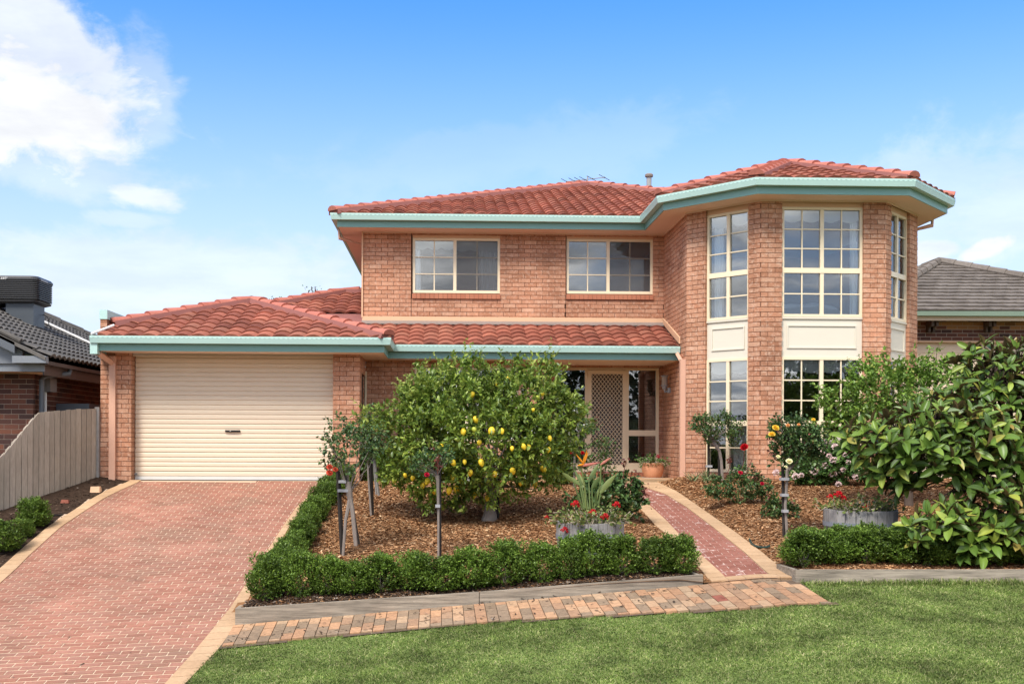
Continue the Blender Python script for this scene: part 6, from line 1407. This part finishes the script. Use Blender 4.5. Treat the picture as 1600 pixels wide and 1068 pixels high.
# --------------------------- birdbath and stones, hoses
q = on(1304, 752, BED); bb_ = at(1304, 690, q[1]); bath = thing('birdbath', 'grey stone birdbath half hidden behind the pale pink bush', 'birdbath', tuple(q)); s = depth(q)/FPX
mb = MB(); mb.lathe((bb_[0], q[1], q[2]), [(.15, 0), (.15, .06), (.07, .12), (.06, .35), (.09, bb_[2]-q[2]-.10)], 18); mb.build('pedestal', M['stone'], bath)
mb = MB(); mb.lathe((bb_[0], q[1], bb_[2]), [(.05, -.12), (.20, -.06), (.24, .01), (.24, .035), (.21, .035), (.15, -.02), (0, -.04)], 24); mb.lathe((bb_[0]+.03, q[1], bb_[2]+.03), [(.10, 0), (.09, .05), (.05, .085), (0, .09)], 12); mb.build('bowl', M['stone'], bath)
def rock(label, px, py, fn, l, w_, h, mat, name='stone'):
    p = on(px, py, fn); mb = MB(); j = lambda: rnd.uniform(-.12, .12); a, b = l/2, w_/2
    P = [(x*a*(1+j()), y*b*(1+j()), z*h*(1+j())) for z in (-.1, 1) for x, y in ((-1, -1), (1, -1), (1, 1), (-1, 1))]; P = [(p[0]+x*(.8 if z > 0 else 1), p[1]+y*(.8 if z > 0 else 1), p[2]+z) for x, y, z in P]; mb.hexa(P); o = mb.build(name, M[mat], base=tuple(p)); tag(o, label, 'stone')
rock('pale stone block at the foot of the fence by the garage', 150, 768, SIDE, .17, .14, .09, 'flash'); rock('broken red brick lying against the fence', 102, 785, SIDE, .13, .08, .05, 'clay_red', 'broken_brick')
def hose(label, px, fn, r_, mat, up=.012, name='hose'):
    pts = [on(x, y, fn)+np.array([0, 0, up]) for x, y in px]; Q = []
    for i in range(len(pts)-1):
        for k in range(4): Q.append(pts[i]+(pts[i+1]-pts[i])*k/4)
    Q.append(pts[-1]); mb = MB(); mb.tube(Q, r_, 6); o = mb.build(name, M[mat], base=tuple(pts[0])); tag(o, label, 'hose')
hose('dark green garden hose end lying in the mulch beside the path', [(1171, 845), (1174, 852), (1180, 856), (1188, 858), (1198, 858), (1203, 856)], BED, .014, 'hose', .03)
hose('black drip line looping on the soil by the fence bushes', [(0, 867), (12, 863), (20, 858), (28, 842), (40, 838), (50, 835), (52, 831)], SIDE, .011, 'black', .015, 'drip_line'); hose('short black drip line crossing the soil near the fence', [(72, 807), (85, 806), (98, 805)], SIDE, .011, 'black', .015, 'drip_line')

# --------------------------- young deciduous tree before the bay
rs = np.random.RandomState(77); tb = on(1420, 790, BED); TY = tb[1]
tr2 = thing('deciduous_tree', 'small bright green leafy tree in front of the right side of the bay window', 'tree', tuple(tb))
BLT = [pblob(*a) for a in [(1375, 605, 46, 40, TY), (1330, 625, 42, 30, TY), (1300, 640, 22, 18, TY), (1430, 615, 52, 40, TY), (1480, 620, 50, 40, TY), (1360, 660, 50, 34, TY), (1310, 668, 30, 16, TY), (1410, 670, 60, 40, TY), (1470, 680, 60, 45, TY), (1372, 568, 14, 20, TY), (1347, 590, 18, 20, TY), (1463, 562, 8, 22, TY), (1490, 580, 20, 14, TY), (1445, 580, 12, 12, TY), (1425, 578, 20, 16, TY), (1530, 640, 40, 50, TY), (1390, 625, 50, 40, TY, .8, -.4)]]
V, F, (tp, td) = twig_leaves(BLT, 2700, 9, .16, .070, .022, rs, spread=.7, upb=.2, fold=.2, droop=.28, shell=.25, gate=(12, -.55, .05)); foliage('crown', V, F, M['pear'], tr2)
mb = MB(); tt = at(1422, 735, TY); mb.tube([tb-np.array([0, 0, .05]), tb+np.array([0, 0, .2]), tt], [.075, .06, .05], 9)
for i in range(0, len(tp), 90): limb(mb, tt, tp[i], .018, .005, .05, rs, 4, 5, .05)
sprays('leafy_shoot', BLT, 150, .30, .066, .020, 'pear', tr2, rs, -.2)
for (a, b) in (((1440, 600), (1452, 550)), ((1465, 600), (1472, 552)), ((1462, 580), (1464, 545)), ((1435, 580), (1441, 567))): limb(mb, at(*a, TY), at(*b, TY), .008, .004, .01, rs, 2, 4)
mb.build('trunk', M['barkd'], tr2)

# --------------------------- magnolia at the right edge
rs = np.random.RandomState(9); MY = 13.7; gb = at(1652, 870, MY); gb[2] = zb(gb[0], MY)
mg = thing('magnolia', 'large glossy leaved magnolia spreading in from the right edge', 'tree', tuple(gb))
BLG = [pblob(*a) for a in [(1570, 590, 70, 50, MY+.2), (1530, 560, 36, 26, MY+.2), (1600, 570, 50, 45, MY+.2), (1500, 630, 50, 40, MY+.1), (1440, 665, 55, 38, MY), (1385, 690, 50, 34, MY), (1350, 690, 36, 30, MY), (1420, 700, 60, 36, MY, .8, -.15), (1480, 670, 60, 40, MY, .8, -.2), (1550, 740, 60, 44, MY, .8, -.4), (1470, 710, 70, 40, MY, .9, -.2), (1530, 690, 70, 55, MY, .9, -.3), (1415, 735, 55, 30, MY), (1590, 660, 60, 60, MY), (1380, 740, 36, 22, MY, .8, .1), (1600, 730, 60, 50, MY, .8, -.3), (1560, 790, 60, 40, MY, .8, -.6), (1480, 815, 48, 32, MY, .8, -.7), (1440, 830, 30, 24, MY, .8, -.8), (1600, 830, 60, 36, MY, .8, -.7), (1530, 840, 50, 30, MY, .8, -.7), (1680, 640, 80, 90, MY), (1690, 760, 70, 80, MY)]]
P, Nv = blob_pts(BLG, 2600, rs, .25); keep = []
for i in np.argsort(P[:, 1]):
    if all(np.linalg.norm(P[i]-P[j]) > .14 for j in keep): keep.append(i)
P, Nv = P[keep], Nv[keep]
def big_leaf(curl=.16, fold=.07, tw=0.0):
    V, F = [], []; st = [(0, .05), (.10, .30), (.28, .78), (.5, 1.0), (.72, .86), (.88, .52), (1, .02)]
    for k, w_ in st:
        z = -curl*k*k
        for q in (-1, -.5, 0, .5, 1): V.append((q*w_*.20+tw*k*k, k, z + fold*abs(q)*w_ + tw*q*k*.5 + (.012 if abs(q) == 1 else 0)))
    for i in range(len(st)-1): F += [(5*i+j, 5*i+j+1, 5*i+j+6, 5*i+j+5) for j in range(4)]
    return V, F
BV, BFc = big_leaf(); bl_me = np_mesh('leaf', BV, BFc, True); bl_me.materials.append(M['mag']); BVn = np.array(BV); LVAR = [bl_me]; LVN = [BVn]
for a_ in ((.05, .12, .05), (.30, .05, -.06), (.22, .15, .03)): v_, f_ = big_leaf(*a_); q_ = np_mesh('leaf', v_, f_, True); q_.materials.append(M['mag']); LVAR.append(q_); LVN.append(np.array(v_))
inst = []; mb = MB(); trunk_top = gb + np.array([-.25, 0, .35]); mb.tube([gb-np.array([0, 0, .1]), gb+np.array([-.05, 0, .15]), trunk_top], [.11, .09, .08], 9)
axes = [at(1560, 690, MY), at(1500, 760, MY-.2), at(1560, 610, MY+.1), at(1540, 830, MY-.5), at(1440, 700, MY), at(1660, 620, MY), at(1660, 740, MY)]
for a in axes: limb(mb, trunk_top, a, .05, .028, .06, rs, 6, 7, .06)
for p, nv in zip(P, Nv):
    a = min(axes, key=lambda q: np.linalg.norm(q-p)); d_ = nrm(p-a)*.4+nv*.4+np.array([0, -.1, .85]); d_ = nrm(d_); limb(mb, a, p-d_*.02, .009, .005, .03, rs, 4, 5, .03)
    nl_ = rs.randint(6, 11); up = np.array([0, 0, 1.]); s1 = nrm(np.cross(d_, up+.01)); s2 = np.cross(s1, d_)
    for j in range(nl_):
        ph = 6.283*j/nl_*1.0 + rs.uniform(-.4, .4); el_ = rs.uniform(.0, .95) if j > 2 else rs.uniform(.9, 1.3); ld = nrm(d_*math.sin(el_)+(s1*math.cos(ph)+s2*math.sin(ph))*math.cos(el_)+np.array([0, 0, .0]))
        X_ = np.cross(ld, d_+rs.normal(0, .25, 3)); X_ = nrm(X_); Z_ = np.cross(X_, ld); L_ = rs.uniform(.13, .25)*(1.08 if p[1] < 13.35 else 1.0)*(.8 if el_ > .9 else 1); inst.append((p - d_*rs.uniform(0, .06), np.stack([X_, ld, Z_], 1)*L_))
mb.build('trunk', M['barkd'], mg)
def onscreen(p): d_ = depth(p); return CX+FPX*(p[0]*math.cos(PSI)-p[1]*math.sin(PSI))/d_ < 1605
inst.sort(key=lambda q: q[0][1] + (0 if onscreen(q[0]) else 50)); V, F = [], []; gl_ = np.array(gb)
for k, (p, R_) in enumerate(inst):
    if k < 300:
        o = bpy.data.objects.new('leaf', LVAR[k % 4]); o.matrix_local = Matrix.Translation(Vector(p-gl_)) @ Matrix(R_.tolist()).to_4x4(); link(o, mg)
    else: q = len(V)*len(BV); V.append(LVN[k % 4] @ R_.T + p); F.append(np.array(BFc)+q)
if V: obj('leaf', np.concatenate(V), np.concatenate(F), M['mag'], mg, kind='stuff', smooth=True)
rose('shrub speckled with tiny white flowers behind the magnolia at the right edge', (1590, 775), BED, [(1592, 738, 24, 26), (1610, 730, 26, 30)], [], [(x, y, .022, HM['white']) for x, y in [(1583, 733), (1590, 728), (1579, 742), (1588, 745), (1596, 735), (1575, 750), (1594, 750)]], [], [], 120, 7, seed=21, name='flowering_bush', cat='flower bush')
